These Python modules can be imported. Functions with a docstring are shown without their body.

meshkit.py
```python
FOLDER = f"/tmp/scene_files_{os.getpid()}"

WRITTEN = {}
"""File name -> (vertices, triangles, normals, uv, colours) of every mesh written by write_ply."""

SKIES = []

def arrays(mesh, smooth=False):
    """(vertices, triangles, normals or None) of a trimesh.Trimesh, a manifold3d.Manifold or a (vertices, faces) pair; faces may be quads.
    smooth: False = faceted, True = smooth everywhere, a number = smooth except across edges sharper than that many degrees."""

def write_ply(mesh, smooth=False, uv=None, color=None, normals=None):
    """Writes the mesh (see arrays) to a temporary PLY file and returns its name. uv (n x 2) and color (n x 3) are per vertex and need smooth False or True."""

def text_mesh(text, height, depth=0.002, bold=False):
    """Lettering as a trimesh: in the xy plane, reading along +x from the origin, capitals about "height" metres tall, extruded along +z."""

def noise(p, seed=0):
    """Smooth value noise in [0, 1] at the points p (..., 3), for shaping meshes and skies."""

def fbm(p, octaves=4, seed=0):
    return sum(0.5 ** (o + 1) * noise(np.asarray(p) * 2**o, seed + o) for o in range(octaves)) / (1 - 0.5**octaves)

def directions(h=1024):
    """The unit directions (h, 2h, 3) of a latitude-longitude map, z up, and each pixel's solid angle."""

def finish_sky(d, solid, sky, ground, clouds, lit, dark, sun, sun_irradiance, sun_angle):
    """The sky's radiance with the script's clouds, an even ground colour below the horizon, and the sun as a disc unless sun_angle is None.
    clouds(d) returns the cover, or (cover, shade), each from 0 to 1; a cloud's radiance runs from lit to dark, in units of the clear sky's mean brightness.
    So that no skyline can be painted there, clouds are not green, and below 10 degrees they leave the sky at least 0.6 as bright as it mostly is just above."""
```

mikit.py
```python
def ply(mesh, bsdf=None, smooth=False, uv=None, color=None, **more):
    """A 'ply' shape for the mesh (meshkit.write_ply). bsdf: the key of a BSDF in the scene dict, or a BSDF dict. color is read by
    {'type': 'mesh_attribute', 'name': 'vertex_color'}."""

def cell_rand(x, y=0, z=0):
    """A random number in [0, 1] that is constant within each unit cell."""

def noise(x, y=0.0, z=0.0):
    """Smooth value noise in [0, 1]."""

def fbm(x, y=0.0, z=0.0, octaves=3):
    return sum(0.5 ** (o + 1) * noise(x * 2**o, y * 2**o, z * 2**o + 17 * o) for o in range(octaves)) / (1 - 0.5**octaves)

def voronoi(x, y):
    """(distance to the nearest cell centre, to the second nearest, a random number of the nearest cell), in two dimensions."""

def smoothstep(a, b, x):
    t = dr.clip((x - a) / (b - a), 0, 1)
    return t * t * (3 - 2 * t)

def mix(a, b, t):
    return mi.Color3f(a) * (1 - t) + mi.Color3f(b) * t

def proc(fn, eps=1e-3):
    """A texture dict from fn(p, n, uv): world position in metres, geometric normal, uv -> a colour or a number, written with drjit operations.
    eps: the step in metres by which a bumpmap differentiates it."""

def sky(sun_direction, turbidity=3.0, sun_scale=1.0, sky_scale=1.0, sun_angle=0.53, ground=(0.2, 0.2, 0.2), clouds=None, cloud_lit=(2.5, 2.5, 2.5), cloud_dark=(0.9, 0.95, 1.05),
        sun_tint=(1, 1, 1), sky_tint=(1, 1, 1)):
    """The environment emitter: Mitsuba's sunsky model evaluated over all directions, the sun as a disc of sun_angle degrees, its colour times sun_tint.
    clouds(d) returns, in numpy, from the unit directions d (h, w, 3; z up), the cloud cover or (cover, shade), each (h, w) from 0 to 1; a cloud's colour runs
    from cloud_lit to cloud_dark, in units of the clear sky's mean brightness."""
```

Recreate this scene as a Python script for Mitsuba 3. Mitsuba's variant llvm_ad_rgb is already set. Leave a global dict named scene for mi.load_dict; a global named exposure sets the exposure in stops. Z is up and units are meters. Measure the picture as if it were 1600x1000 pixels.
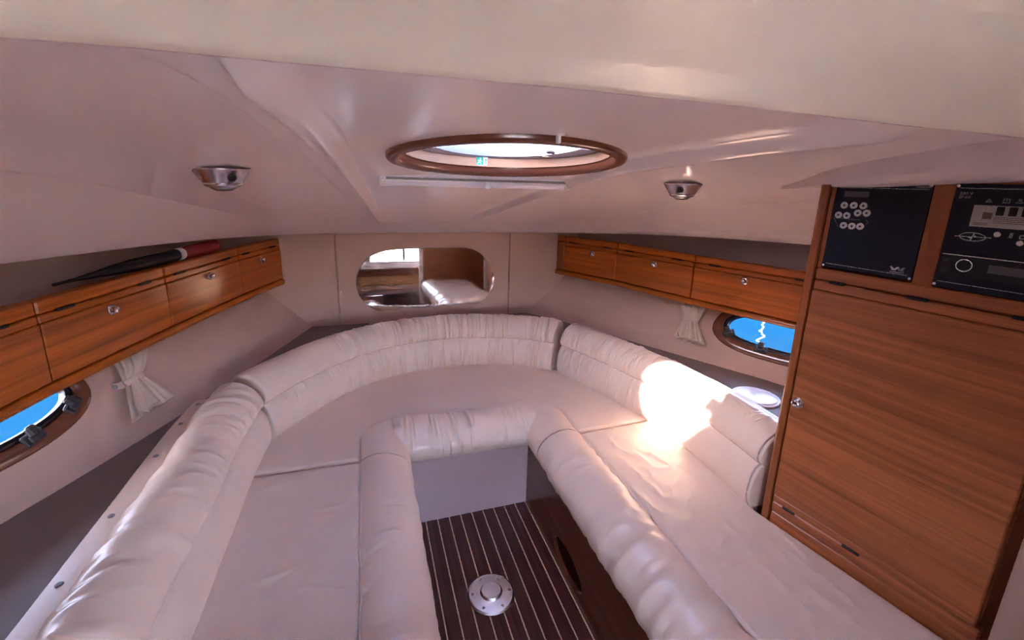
import math
import numpy as np, trimesh, mitsuba as mi, drjit as dr, mikit, meshkit
from mikit import proc, noise, fbm, smoothstep, mix
from scipy.interpolate import CubicSpline, PchipInterpolator
from shapely.geometry import Polygon, Point
import shapely

T = mi.ScalarTransform4f
scene, labels = {}, {}

# ------------------------------------------------------------------ camera, sky, exposure
EYE = [0.0, 0.0, 1.45]
FWD = [0.307, 0.923, -0.234]
UP = [0.046, 0.231, 0.972]
scene['camera'] = {'type': 'perspective', 'fov': 2 * math.degrees(math.atan(800 / 700)), 'fov_axis': 'x', 'near_clip': 0.02, 'far_clip': 5000.0,
                   'principal_point_offset_y': 0.05,
                   'to_world': T().look_at(origin=EYE, target=[EYE[i] + FWD[i] for i in range(3)], up=UP)}
SUN = np.array([-0.77, -0.13, 0.92])
scene['sky'] = mikit.sky(SUN, turbidity=4.0, sun_scale=0.26, sky_scale=1.0, sun_angle=0.8, ground=(0.25, 0.27, 0.28), sky_tint=(1.22, 0.97, 0.90))
exposure = 7.4

# ------------------------------------------------------------------ materials
def rgb(r, g, b):
    return {'type': 'rgb', 'value': [r, g, b]}

def principled(key, color, rough, bump=None, bscale=1.0, **kw):
    d = {'type': 'principled', 'base_color': color if isinstance(color, dict) else rgb(*color), 'roughness': rough, **kw}
    if bump is not None:
        d = {'type': 'bumpmap', 'arbitrary': bump, 'scale': bscale, 'bsdf': d}
    scene[key] = {'type': 'twosided', 'bsdf': d}

def grain_h(dark, light):
    def fn(p, n, uv):
        a = fbm(p.x * 1.3 + 7, p.y * 1.3, p.z * 75 + 2.0 * noise(p.x * 2.1, p.y * 2.1, p.z * 3), octaves=3)
        f = noise(p.x * 9, p.y * 9, p.z * 420)
        g = smoothstep(0.40, 0.54, noise(p.x * 1.1 + 3, p.y * 1.1, p.z * 30 + 3 * noise(p.x * 1.7, p.y * 1.7, p.z * 2)))
        return mix(dark, light, dr.clip(0.72 * a + 0.26 * f + 0.13 * g, 0, 1))
    return fn

def grain_v(dark, light):
    def fn(p, n, uv):
        a = fbm(p.x * 60, p.y * 60, p.z * 1.8, octaves=3)
        return mix(dark, light, dr.clip(0.9 * a + 0.1, 0, 1))
    return fn

def leather_col(base, amp):
    lo = [c * (1 - amp) for c in base]
    def fn(p, n, uv):
        return mix(lo, base, fbm(p.x * 7, p.y * 7, p.z * 7, octaves=3))
    return fn

def leather_bump(p, n, uv):
    return fbm(p.x * 260, p.y * 260, p.z * 260, octaves=2)

def grain_bump(p, n, uv):
    return fbm(p.x * 170, p.y * 170, p.z * 170, octaves=3)

CREAM = (0.675, 0.545, 0.46)
principled('m_cushion', proc(leather_col(CREAM, 0.10)), 0.33, proc(leather_bump), 0.00025, specular=0.5)
principled('m_cushion_plain', (0.64, 0.53, 0.47), 0.45)
principled('m_piping', (0.40, 0.31, 0.30), 0.5)
principled('m_gelcoat', (0.63, 0.545, 0.545), 0.14, specular=0.5)
principled('m_headliner', (0.78, 0.725, 0.63), 0.30, proc(grain_bump, 0.0008), 0.0011)
def liner_col(p, n, uv):
    return mix((0.44, 0.295, 0.24), (0.50, 0.345, 0.285), fbm(p.x * 9, p.y * 9, p.z * 9, octaves=3))
principled('m_liner', proc(liner_col), 0.7, proc(grain_bump, 0.0008), 0.0003)
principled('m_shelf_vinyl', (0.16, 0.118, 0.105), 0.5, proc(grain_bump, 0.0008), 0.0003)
principled('m_wood', proc(grain_h((0.115, 0.022, 0.002), (0.48, 0.120, 0.010))), 0.20, clearcoat=0.15, clearcoat_gloss=0.9)
principled('m_wood_big', proc(grain_h((0.095, 0.023, 0.007), (0.41, 0.130, 0.042))), 0.34)
principled('m_wood_post', proc(grain_v((0.14, 0.038, 0.010), (0.29, 0.088, 0.025))), 0.28)
principled('m_wood_ring', proc(grain_h((0.060, 0.018, 0.009), (0.155, 0.050, 0.024))), 0.18, clearcoat=0.5, clearcoat_gloss=0.9)
def plank_col(p, n, uv):
    return mix((0.040, 0.013, 0.011), (0.085, 0.027, 0.022), fbm(p.x * 90, p.y * 2.2, p.z, octaves=3))
principled('m_plank', proc(plank_col), 0.22)
principled('m_holly', (0.55, 0.38, 0.26), 0.35)
principled('m_white_panel', (0.54, 0.385, 0.375), 0.4)
principled('m_white', (0.72, 0.71, 0.70), 0.35)
principled('m_black', (0.008, 0.008, 0.010), 0.4, specular=0.3)
principled('m_panel_black', (0.006, 0.0065, 0.012), 0.45, specular=0.2)
principled('m_rubber', (0.02, 0.02, 0.022), 0.55)
principled('m_print', (0.46, 0.44, 0.42), 0.5)
principled('m_print_dim', (0.20, 0.19, 0.185), 0.5)
principled('m_plate', (0.30, 0.28, 0.26), 0.45)
principled('m_display', (0.05, 0.055, 0.05), 0.3)
principled('m_brown_print', (0.10, 0.06, 0.045), 0.5)
principled('m_red', (0.20, 0.012, 0.018), 0.55)
principled('m_curtain', (0.50, 0.40, 0.335), 0.75)
principled('m_green', (0.0, 0.28, 0.17), 0.45)
principled('m_lining', proc(grain_h((0.26, 0.13, 0.065), (0.40, 0.22, 0.115))), 0.4)
principled('m_diffuser', (0.80, 0.78, 0.86), 0.25)
principled('m_lid_frame', (0.26, 0.26, 0.33), 0.35)
principled('m_post_pale', (0.33, 0.23, 0.18), 0.22)
principled('m_grey', (0.22, 0.22, 0.23), 0.4)
principled('m_dark_step', (0.060, 0.032, 0.030), 0.3)
principled('m_tan', (0.34, 0.19, 0.09), 0.4)
principled('m_canvas', (0.62, 0.58, 0.50), 0.8)
scene['m_chrome'] = {'type': 'twosided', 'bsdf': {'type': 'roughconductor', 'material': 'Cr', 'alpha': 0.07}}
scene['m_satin'] = {'type': 'twosided', 'bsdf': {'type': 'roughconductor', 'material': 'Al', 'alpha': 0.22}}
scene['m_mirror'] = {'type': 'twosided', 'bsdf': {'type': 'conductor', 'material': 'Ag'}}
scene['m_pane'] = {'type': 'thindielectric', 'int_ior': 1.49}
scene['m_smoked'] = {'type': 'thindielectric', 'int_ior': 1.49, 'specular_transmittance': rgb(0.86, 0.84, 0.92)}
def sea_col(p, n, uv):
    return mix((0.0012, 0.0130, 0.031), (0.0018, 0.0165, 0.037), fbm(p.x * 0.9, p.y * 0.9, p.z, octaves=3))
principled('m_sea', proc(sea_col), 0.30, specular=0.0)

# ------------------------------------------------------------------ helpers
def tag(key, label=None, cat=None, group=None, kind=None):
    d = labels.setdefault(key, {})
    for a, b in (('label', label), ('category', cat), ('group', group), ('kind', kind)):
        if b:
            d[a] = b
    return key

def free(key):
    if key not in scene and key not in labels and not any(k.startswith(key + '__') for k in scene):
        return key
    i = 1
    while True:
        k = f'{key}_{i:03d}'
        if k not in scene and k not in labels and not any(q.startswith(k + '__') for q in scene):
            return k
        i += 1

def thing(name, label, cat, group=None):
    return tag(free(name), label, cat, group)

def add(key, mesh, mat, smooth=30):
    scene[key] = mikit.ply(mesh, mat, smooth=smooth)
    return key

def part(parent, name, mesh, mat, smooth=30, label=None):
    key = add(free(f'{parent}__{name}'), mesh, mat, smooth)
    if label:
        tag(key, label)
    return key

def struct(name, mesh, mat, label, cat, smooth=30):
    add(name, mesh, mat, smooth)
    return tag(name, label, cat, None, 'structure')

cat_ = trimesh.util.concatenate

def box(x0, x1, y0, y1, z0, z1, r=0.0):
    lo, hi = np.array([x0, y0, z0], float), np.array([x1, y1, z1], float)
    if r <= 0:
        m = trimesh.creation.box(extents=hi - lo)
        m.apply_translation((lo + hi) / 2)
        return m
    r = min(r, 0.45 * float((hi - lo).min()))
    pts = []
    for i in range(8):
        s = np.array([(i >> k) & 1 for k in range(3)])
        c = np.where(s, hi, lo)
        for k in range(3):
            q = c + np.where(s, -r, r)
            q[k] = c[k]
            pts.append(q)
    return trimesh.convex.convex_hull(np.array(pts))

class Frame:
    """u along a wall, z up, n out of the wall towards the room (right-handed)."""
    def __init__(self, p0, u):
        self.p = np.array([p0[0], p0[1], 0.0])
        u = np.array([u[0], u[1], 0.0])
        self.u = u / np.linalg.norm(u)
        self.n = np.cross(self.u, [0, 0, 1.0])
        self.M = np.eye(4)
        self.M[:3, 0], self.M[:3, 1], self.M[:3, 2], self.M[:3, 3] = self.u, [0, 0, 1], self.n, self.p
    def __call__(self, mesh):
        m = mesh.copy()
        m.apply_transform(self.M)
        return m
    def box(self, u0, u1, z0, z1, n0, n1, r=0.0):
        return self(box(u0, u1, z0, z1, n0, n1, r))
    def pt(self, u, z, n=0.0):
        return self.p + self.u * u + np.array([0, 0, z]) + self.n * n

def fix(m):
    m = trimesh.Trimesh(m.vertices, m.faces, process=True)
    if m.is_watertight and m.volume < 0:
        m.invert()
    return m

def grid(P, close=False, cap=False):
    """(n, m, 3) points as a surface; close joins the last column to the first; cap closes both end rows with fans."""
    P = np.asarray(P, float)
    n, m = P.shape[:2]
    v = P.reshape(-1, 3)
    mm = m if close else m - 1
    i, j = np.meshgrid(np.arange(n - 1), np.arange(mm), indexing='ij')
    a, b = i * m + j, i * m + (j + 1) % m
    q = np.stack([a, b, b + m, a + m], -1).reshape(-1, 4)
    f = np.vstack([q[:, [0, 1, 2]], q[:, [0, 2, 3]]])
    if cap:
        k = np.arange(m)
        v = np.vstack([v, P[0].mean(0), P[-1].mean(0)])
        f = np.vstack([f, np.stack([(k + 1) % m, k, k * 0 + n * m], 1), np.stack([k + (n - 1) * m, (k + 1) % m + (n - 1) * m, k * 0 + n * m + 1], 1)])
    mesh = trimesh.Trimesh(v, f, process=False)
    if cap and mesh.volume < 0:
        mesh.invert()
    return mesh

def tube(pts, r, sides=8, closed=False):
    p = np.asarray(pts, float)
    t = np.roll(p, -1, 0) - np.roll(p, 1, 0) if closed else np.gradient(p, axis=0)
    t /= np.linalg.norm(t, axis=1, keepdims=True) + 1e-12
    ref = np.array([0, 0, 1.0]) if np.abs(t[:, 2]).mean() < 0.8 else np.array([1.0, 0, 0])
    a = np.cross(t, ref)
    a /= np.linalg.norm(a, axis=1, keepdims=True) + 1e-12
    b = np.cross(t, a)
    th = np.arange(sides) * 2 * np.pi / sides
    r = np.broadcast_to(r, (len(p),))
    P = p[:, None] + r[:, None, None] * (np.cos(th)[None, :, None] * a[:, None] + np.sin(th)[None, :, None] * b[:, None])
    if closed:
        P = np.concatenate([P, P[:1]])
        m = grid(P, close=True)
        m.merge_vertices()
        return m
    return grid(P, close=True, cap=True)

def lathe(profile, sides=32):
    """profile: (r, h) rows from the axis to the axis."""
    return fix(trimesh.creation.revolve(np.array(profile, float), sections=sides))

def along(mesh, p, axis):
    m = mesh.copy()
    M = trimesh.geometry.align_vectors([0, 0, 1], axis)
    M[:3, 3] = p
    m.apply_transform(M)
    return m

def extrude(poly, h, z0=0.0):
    m = trimesh.creation.extrude_polygon(poly if isinstance(poly, Polygon) else Polygon(poly), h, engine='earcut')
    m.apply_translation([0, 0, z0])
    return m

def spline(pts, n, even=True):
    p = np.asarray(pts, float)
    s = np.concatenate([[0], np.cumsum(np.linalg.norm(np.diff(p, axis=0), axis=1))])
    c = CubicSpline(s, p)
    d = c(np.linspace(0, s[-1], 2000))
    l = np.concatenate([[0], np.cumsum(np.linalg.norm(np.diff(d, axis=0), axis=1))])
    t = np.linspace(0, l[-1], n)
    return np.stack([np.interp(t, l, d[:, k]) for k in range(p.shape[1])], 1), t

def polyline(pts, n):
    p = np.asarray(pts, float)
    l = np.concatenate([[0], np.cumsum(np.linalg.norm(np.diff(p, axis=0), axis=1))])
    t = np.linspace(0, l[-1], n)
    return np.stack([np.interp(t, l, p[:, k]) for k in range(p.shape[1])], 1)

def sm(a, b, x):
    t = np.clip((x - a) / (b - a), 0, 1)
    return t * t * (3 - 2 * t)

def n2(x, y, seed=0):
    x, y = np.broadcast_arrays(x, y)
    return meshkit.noise(np.stack([x, y, np.zeros_like(x)], -1), seed)

def f2(x, y, oct=3, seed=0):
    return sum(0.5 ** (o + 1) * n2(x * 2 ** o, y * 2 ** o, seed + o) for o in range(oct)) / (1 - 0.5 ** oct)

def normals(P):
    a, b = np.gradient(P, axis=0), np.gradient(P, axis=1)
    n = np.cross(a, b)
    return n / (np.linalg.norm(n, axis=-1, keepdims=True) + 1e-12)

CL = 0.37

# ------------------------------------------------------------------ hull lining (ruled, flaring outwards and up)
HULL = {
    'port': (np.array([(-0.98, -1.7), (-0.95, 0.4), (-0.90, 0.9), (-0.825, 1.18), (-0.767, 1.30), (-0.694, 1.46), (-0.60, 1.68), (-0.47, 2.03), (-0.285, 2.54)]),
             np.array([(-1.06, -1.7), (-1.04, 0.5), (-1.0, 0.9), (-0.94, 1.1), (-0.87, 1.35), (-0.76, 1.76), (-0.65, 2.2), (-0.53, 2.54)]), -1),
    'starboard': (np.array([(1.90, -1.7), (1.80, 0.4), (1.72, 1.0), (1.62, 1.30), (1.475, 1.573), (1.32, 1.86), (1.13, 2.22), (0.915, 2.54)]),
                  np.array([(2.0, -1.7), (1.93, 0.4), (1.85, 1.0), (1.76, 1.32), (1.61, 1.72), (1.44, 2.16), (1.21, 2.54)]), 1)}

def hull_x(side, y, z):
    b, u, s = HULL[side]
    fb, fu = PchipInterpolator(b[:, 1], b[:, 0]), PchipInterpolator(u[:, 1], u[:, 0])
    xb, xu = fb(y), fu(y)
    z = np.asarray(z, float)
    return np.where(z <= 0.9, xb + (xu - xb) * (z - 0.65) / 0.25, xu + s * 0.25 * (z - 0.9))

def hull_frame(side, y, z):
    """tangent along y, tangent up, inward normal at a point of the lining"""
    p = np.array([float(hull_x(side, y, z)), y, z])
    ty = np.array([float(hull_x(side, y + .01, z) - hull_x(side, y - .01, z)), 0.02, 0])
    tz = np.array([float(hull_x(side, y, z + .01) - hull_x(side, y, z - .01)), 0, 0.02])
    ty /= np.linalg.norm(ty)
    tz /= np.linalg.norm(tz)
    n = np.cross(ty, tz)
    n /= np.linalg.norm(n)
    if n[0] * HULL[side][2] > 0:
        n = -n
    return p, ty, np.cross(n, ty) * (1 if np.cross(n, ty)[2] > 0 else -1), n

PORT = {'port': (1.255, 0.858, 0.262, 0.112), 'starboard': (1.375, 0.832, 0.272, 0.118)}   # centre y, z, half length, half height of the wooden rings

def oval(a, b, n=72, p=2.3):
    t = np.arange(n) * 2 * np.pi / n
    c, s = np.cos(t), np.sin(t)
    return np.stack([a * np.sign(c) * np.abs(c) ** (2 / p), b * np.sign(s) * np.abs(s) ** (2 / p)], 1)

for side in HULL:
    s = HULL[side][2]
    ys = np.concatenate([np.linspace(-1.16, 0.8, 8), np.linspace(0.9, 2.54, 60)])
    zs = np.concatenate([[0.0, 0.3, 0.6], np.linspace(0.65, 0.9, 8), [1.0, 1.2, 1.4, 1.75]])
    Y, Z = np.meshgrid(ys, zs, indexing='ij')
    X = np.stack([[float(hull_x(side, y, z)) for z in zs] for y in ys])
    inner = np.stack([X, Y, Z], -1)
    outer = inner + np.array([s * 0.016, 0, 0])
    ring = np.concatenate([inner, outer[:, ::-1]], 1)
    solid = fix(grid(ring, close=True, cap=True))
    import manifold3d as m3
    def mf(t):
        t.merge_vertices()
        return m3.Manifold(m3.Mesh(np.asarray(t.vertices, np.float32), np.asarray(t.faces, np.uint32)))
    cy, cz, a, b = PORT[side]
    p, ty, tz, n = hull_frame(side, cy, cz)
    cut = extrude(oval(a - 0.03, b - 0.03), 0.3, -0.15)
    M = np.eye(4)
    M[:3, 0], M[:3, 1], M[:3, 2], M[:3, 3] = ty, tz, np.cross(ty, tz), p
    cut.apply_transform(M)
    cut = fix(cut)
    body = mf(solid) - mf(cut)
    mm = body.to_mesh()
    w = trimesh.Trimesh(mm.vert_properties[:, :3], mm.tri_verts)
    struct(f'wall_{side}', w, 'm_liner', f'beige lining of the {"left" if side == "port" else "right"} hull side below and above the overhead lockers', 'wall', smooth=20)

# unseen flange added outside the left hull to keep sun off its porthole
gy = np.linspace(0.2, 2.4, 40)
gr = []
for dx, z in ((0.0, 1.04), (0.34, 1.12), (0.36, 1.16), (0.30, 1.20), (0.0, 1.20)):
    gr.append(np.column_stack([np.array([float(hull_x('port', y, z)) for y in gy]) - 0.018 - dx, gy, np.full(40, z)]))
struct('trim_18', grid(np.stack(gr, 1), close=True, cap=True), 'm_white', 'unseen white sunshade flange added outside the left hull side, above its porthole', 'sunshade')

# ------------------------------------------------------------------ bow bulkhead of three panels
wb = box(-0.70, 1.50, 2.535, 2.56, 0.0, 1.45)
struct('wall_bow', wb, 'm_liner', 'bow bulkhead behind the seat, covered with beige panels', 'wall')
for x0, x1, zt, z0 in ((-0.150, 0.814, 1.30, 0.50),):
    part('wall_bow', 'panel', box(x0, x1, 2.520, 2.535, z0, zt, 0.003), 'm_liner')
def bulk_panel(pts):
    m = extrude(np.array(pts), 0.015)
    M = np.array([[1, 0, 0, 0], [0, 0, 1, 2.520], [0, 1, 0, 0], [0, 0, 0, 1.0]])
    m.apply_transform(M)
    return fix(m)
part('wall_bow', 'panel', bulk_panel([(-0.156, 0.5), (-0.156, 1.30), (-0.60, 1.30), (-0.60, 0.92), (-0.24, 0.5)]), 'm_liner')
part('wall_bow', 'panel', bulk_panel([(0.820, 0.5), (0.87, 0.5), (1.22, 0.92), (1.22, 1.30), (0.820, 1.30)]), 'm_liner')

# ------------------------------------------------------------------ floor of dark planks and pale strips
struct('floor', box(-1.0, 1.9, -1.16, 2.5, -0.06, -0.0125), 'm_plank', 'cabin sole of dark planks with pale strips', 'floor')
x0 = 0.1945 - 0.0507 * 12
strip_x = [x0 + 0.0507 * k for k in range(24) if x0 + 0.0507 * k < 0.66]
for k, x in enumerate(strip_x):
    if x > -0.45:
        part('floor', 'strip', box(x - 0.0022, x + 0.0022, -1.09, 1.674, -0.012, 0.0), 'm_holly')
        xr = strip_x[k + 1] if k + 1 < len(strip_x) else x + 0.02
        part('floor', 'plank', box(x + 0.0024, xr - 0.0024, -1.09, 1.674, -0.012, 0.0, 0.0005), 'm_plank')

# ------------------------------------------------------------------ deckhead (moulded ceiling with two ribs, falling to a fascia and lip)
PROF = PchipInterpolator([-0.5, 0.2, 0.4, 0.68, 0.97, 1.22, 1.47, 1.8, 2.1, 2.4, 2.6], [1.70, 1.64, 1.62, 1.586, 1.55, 1.52, 1.475, 1.40, 1.32, 1.235, 1.175])
def base_z(x, y):
    return PROF(np.clip(y, -0.5, 2.6)) - 0.11 * (np.asarray(x) - CL) ** 2

RIB = {}
for k, pts in dict(Li=[(0.078, 2.45), (0.064, 2.374), (-0.016, 1.761), (-0.086, 1.12), (-0.12, 0.795), (-0.147, 0.55), (-0.16, 0.4)],
                   Lo=[(0.050, 2.45), (0.040, 2.374), (-0.064, 1.856), (-0.138, 1.222), (-0.169, 0.823), (-0.20, 0.62), (-0.30, 0.54), (-0.45, 0.50)],
                   Ri=[(0.565, 2.45), (0.586, 2.27), (0.697, 1.724), (0.773, 1.175), (0.857, 0.814), (0.945, 0.60), (1.0, 0.4)],
                   Ro=[(0.612, 2.45), (0.665, 2.137), (0.778, 1.6), (0.878, 1.166), (0.948, 0.894), (1.04, 0.561), (1.09, 0.4)]).items():
    q = np.array(pts)[::-1]
    RIB[k] = PchipInterpolator(q[:, 1], q[:, 0])

EDGE = np.array([(-1.3, 0.30), (-0.8, 0.40), (-0.5, 0.455), (-.27, .503), (-.197, .527), (-.099, .560), (.03, .592), (.197, .618), (.406, .628), (.642, .607), (.865, .562), (.998, .512), (1.2, .445), (1.6, .33), (2.1, 0.2)])
ef = PchipInterpolator(EDGE[:, 0], EDGE[:, 1])

def rib_z(x, y):
    """two moulded ribs: a flat strip between an outer line and a crease, then a roll that fades inboard"""
    x, y = np.asarray(x, float), np.asarray(y, float)
    yy = np.clip(y, 0.51, 2.45)
    fade = (1 - sm(2.30, 2.43, y)) * sm(0.012, 0.085, y - ef(np.clip(x, -1.3, 2.1)))
    out = 0
    for a, b, s in (('Li', 'Lo', 1), ('Ri', 'Ro', -1)):
        xi, xo = RIB[a](yy), RIB[b](yy)
        di, do = s * (x - xi), s * (x - xo)
        w = np.minimum(1.0, np.abs(xi - xo) / 0.05) * 0.35 + 0.65
        k = 0.55 + 0.45 * sm(1.7, 0.8, yy)
        roll = sm(-0.002, 0.012, di) * (1 - sm(0.013, 0.075 * k, di))
        strip = sm(-0.004, 0.005, do)
        out = out + fade * (-0.027 * w * roll + 0.009 * (1 - strip))
    return out

BND = dict(
    TL=[(-.68, .22), (-.63, .8), (-.612, 1.062), (-.575, 1.443), (-.50, 1.80), (-.383, 2.125), (-.25, 2.30), (-.08, 2.40), (.1, 2.435), (.35, 2.445)],
    LL=[(-1.05, .22, 1.265), (-.93, .8, 1.255), (-.86, 1.06, 1.245), (-.755, 1.443, 1.226), (-.655, 1.82, 1.205), (-.53, 2.18, 1.18), (-.38, 2.38, 1.165), (-.18, 2.485, 1.157), (.05, 2.505, 1.154), (.35, 2.51, 1.153)],
    TR=[(1.44, .22), (1.39, .8), (1.347, 1.12), (1.30, 1.4), (1.235, 1.70), (1.14, 2.0), (1.00, 2.293), (.85, 2.40), (.62, 2.435), (.35, 2.445)],
    LR=[(1.90, .22, 1.265), (1.79, .8, 1.255), (1.70, 1.12, 1.247), (1.59, 1.4, 1.236), (1.48, 1.70, 1.221), (1.34, 2.04, 1.195), (1.12, 2.32, 1.17), (.90, 2.455, 1.158), (.62, 2.505, 1.154), (.35, 2.51, 1.153)])
def bnd(k, n=190):
    p = np.array(BND[k])
    t = np.linspace(0, 1, len(p))
    tt = np.linspace(0, 1, n) ** 0.9
    return np.stack([PchipInterpolator(t, p[:, i])(tt) for i in range(p.shape[1])], 1)
TL, LL, TR, LR = (bnd(k) for k in ('TL', 'LL', 'TR', 'LR'))
def fascia_cols(Tc, L, s, recess):
    """columns from the lip (hidden flange first) up to just below the deckhead edge"""
    zt = base_z(Tc[:, 0], Tc[:, 1]) + rib_z(Tc[:, 0], Tc[:, 1])
    out = (L[:, :2] - Tc)
    ln = np.linalg.norm(out, axis=1, keepdims=True) + 1e-9
    o = out / np.maximum(ln, 0.03)
    cols = []
    for dd, dz in ((0.024, 0.07), (0.024, 0.012), (0.019, 0.002), (0.010, -0.003)):
        cols.append(np.column_stack([L[:, :2] + o * dd, L[:, 2] + dz]))
    for q in np.concatenate([np.linspace(1, 0.12, 40), [0.08, 0.045, 0.02]]):
        xy = Tc + out * q
        z = zt + (L[:, 2] - zt) * (q ** 1.12)
        if recess:
            m = sm(0.16, 0.20, q) * (1 - sm(0.86, 0.90, q)) * sm(1.12, 1.15, Tc[:, 1]) * (1 - sm(2.0, 2.06, Tc[:, 1]))
            xy = xy + o * (0.010 * m)[:, None]
            z = z + 0.006 * m
        cols.append(np.column_stack([xy, z]))
    return cols
cl, cr = fascia_cols(TL, LL, -1, False), fascia_cols(TR, LR, 1, True)
cm = []
for s in np.linspace(0, 1, 520):
    xy = TL + (TR - TL) * s
    cm.append(np.column_stack([xy, base_z(xy[:, 0], xy[:, 1]) + rib_z(xy[:, 0], xy[:, 1])]))
ceil = np.stack(cl + cm + cr[::-1], 1)
HX, HY, HA, HB = 0.392, 1.222, 0.333, 0.252          # hatch trim centre and half axes
cmesh = grid(ceil)
fc = cmesh.triangles_center
hole = ((fc[:, 0] - HX) / (HA - 0.030)) ** 2 + ((fc[:, 1] - HY) / (HB - 0.030)) ** 2 < 1
cmesh.update_faces(~hole)
struct('ceiling', cmesh, 'm_gelcoat', 'moulded pinkish deckhead with two raised ribs and an oval hatch opening', 'ceiling', smooth=True)

# deck above (keeps daylight out except through the hatch and companionway)
deck_poly = Polygon([(-1.25, -1.18), (-1.25, 1.0), (-1.0, 1.9), (-0.6, 2.6), (1.4, 2.6), (1.9, 1.6), (2.15, 1.0), (2.2, -1.18)])
hole_poly = shapely.affinity.scale(Point(HX, HY).buffer(1.0, 48), HA - 0.045, HB - 0.045)
def deck_mesh():
    pts, H = [], []
    m = extrude(deck_poly.difference(hole_poly), 0.03, 0.0)
    m = m.subdivide_to_size(0.12)
    v = np.array(m.vertices)
    v[:, 2] += PROF(np.clip(v[:, 1], -0.5, 2.6)) + 0.038 + 0.35 * sm(-0.1, -0.9, v[:, 1])
    return trimesh.Trimesh(v, m.faces)
struct('trim_1', deck_mesh(), 'm_white', 'white deck moulding above the cabin around the hatch', 'deck')

# padded overhead panel nearest to the camera
xs = np.linspace(-1.3, 2.1, 160)
cols = []
prof = [(0.012, 0.05), (0.012, 0.014), (0.010, 0.008), (0.006, 0.003), (0.0, 0.0), (-0.008, -0.0028), (-0.020, -0.0058), (-0.036, -0.0085), (-0.056, -0.0103), (-0.080, -0.011)]
for dy, dz in prof:
    y = ef(xs)
    cols.append(np.column_stack([xs, y + dy, base_z(xs, y) - 0.012 + dz]))
for q in np.linspace(0.02, 1, 60):
    y = (ef(xs) - 0.085) * (1 - q) + (-1.12) * q
    z = np.where(y > -0.3, base_z(xs, np.maximum(y, -0.3)), base_z(xs, -0.3) + 0.32 * sm(-0.3, -0.9, y)) - 0.023
    cols.append(np.column_stack([xs, y, z]))
pm = grid(np.stack(cols, 1))
pc_ = pm.triangles_center
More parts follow.
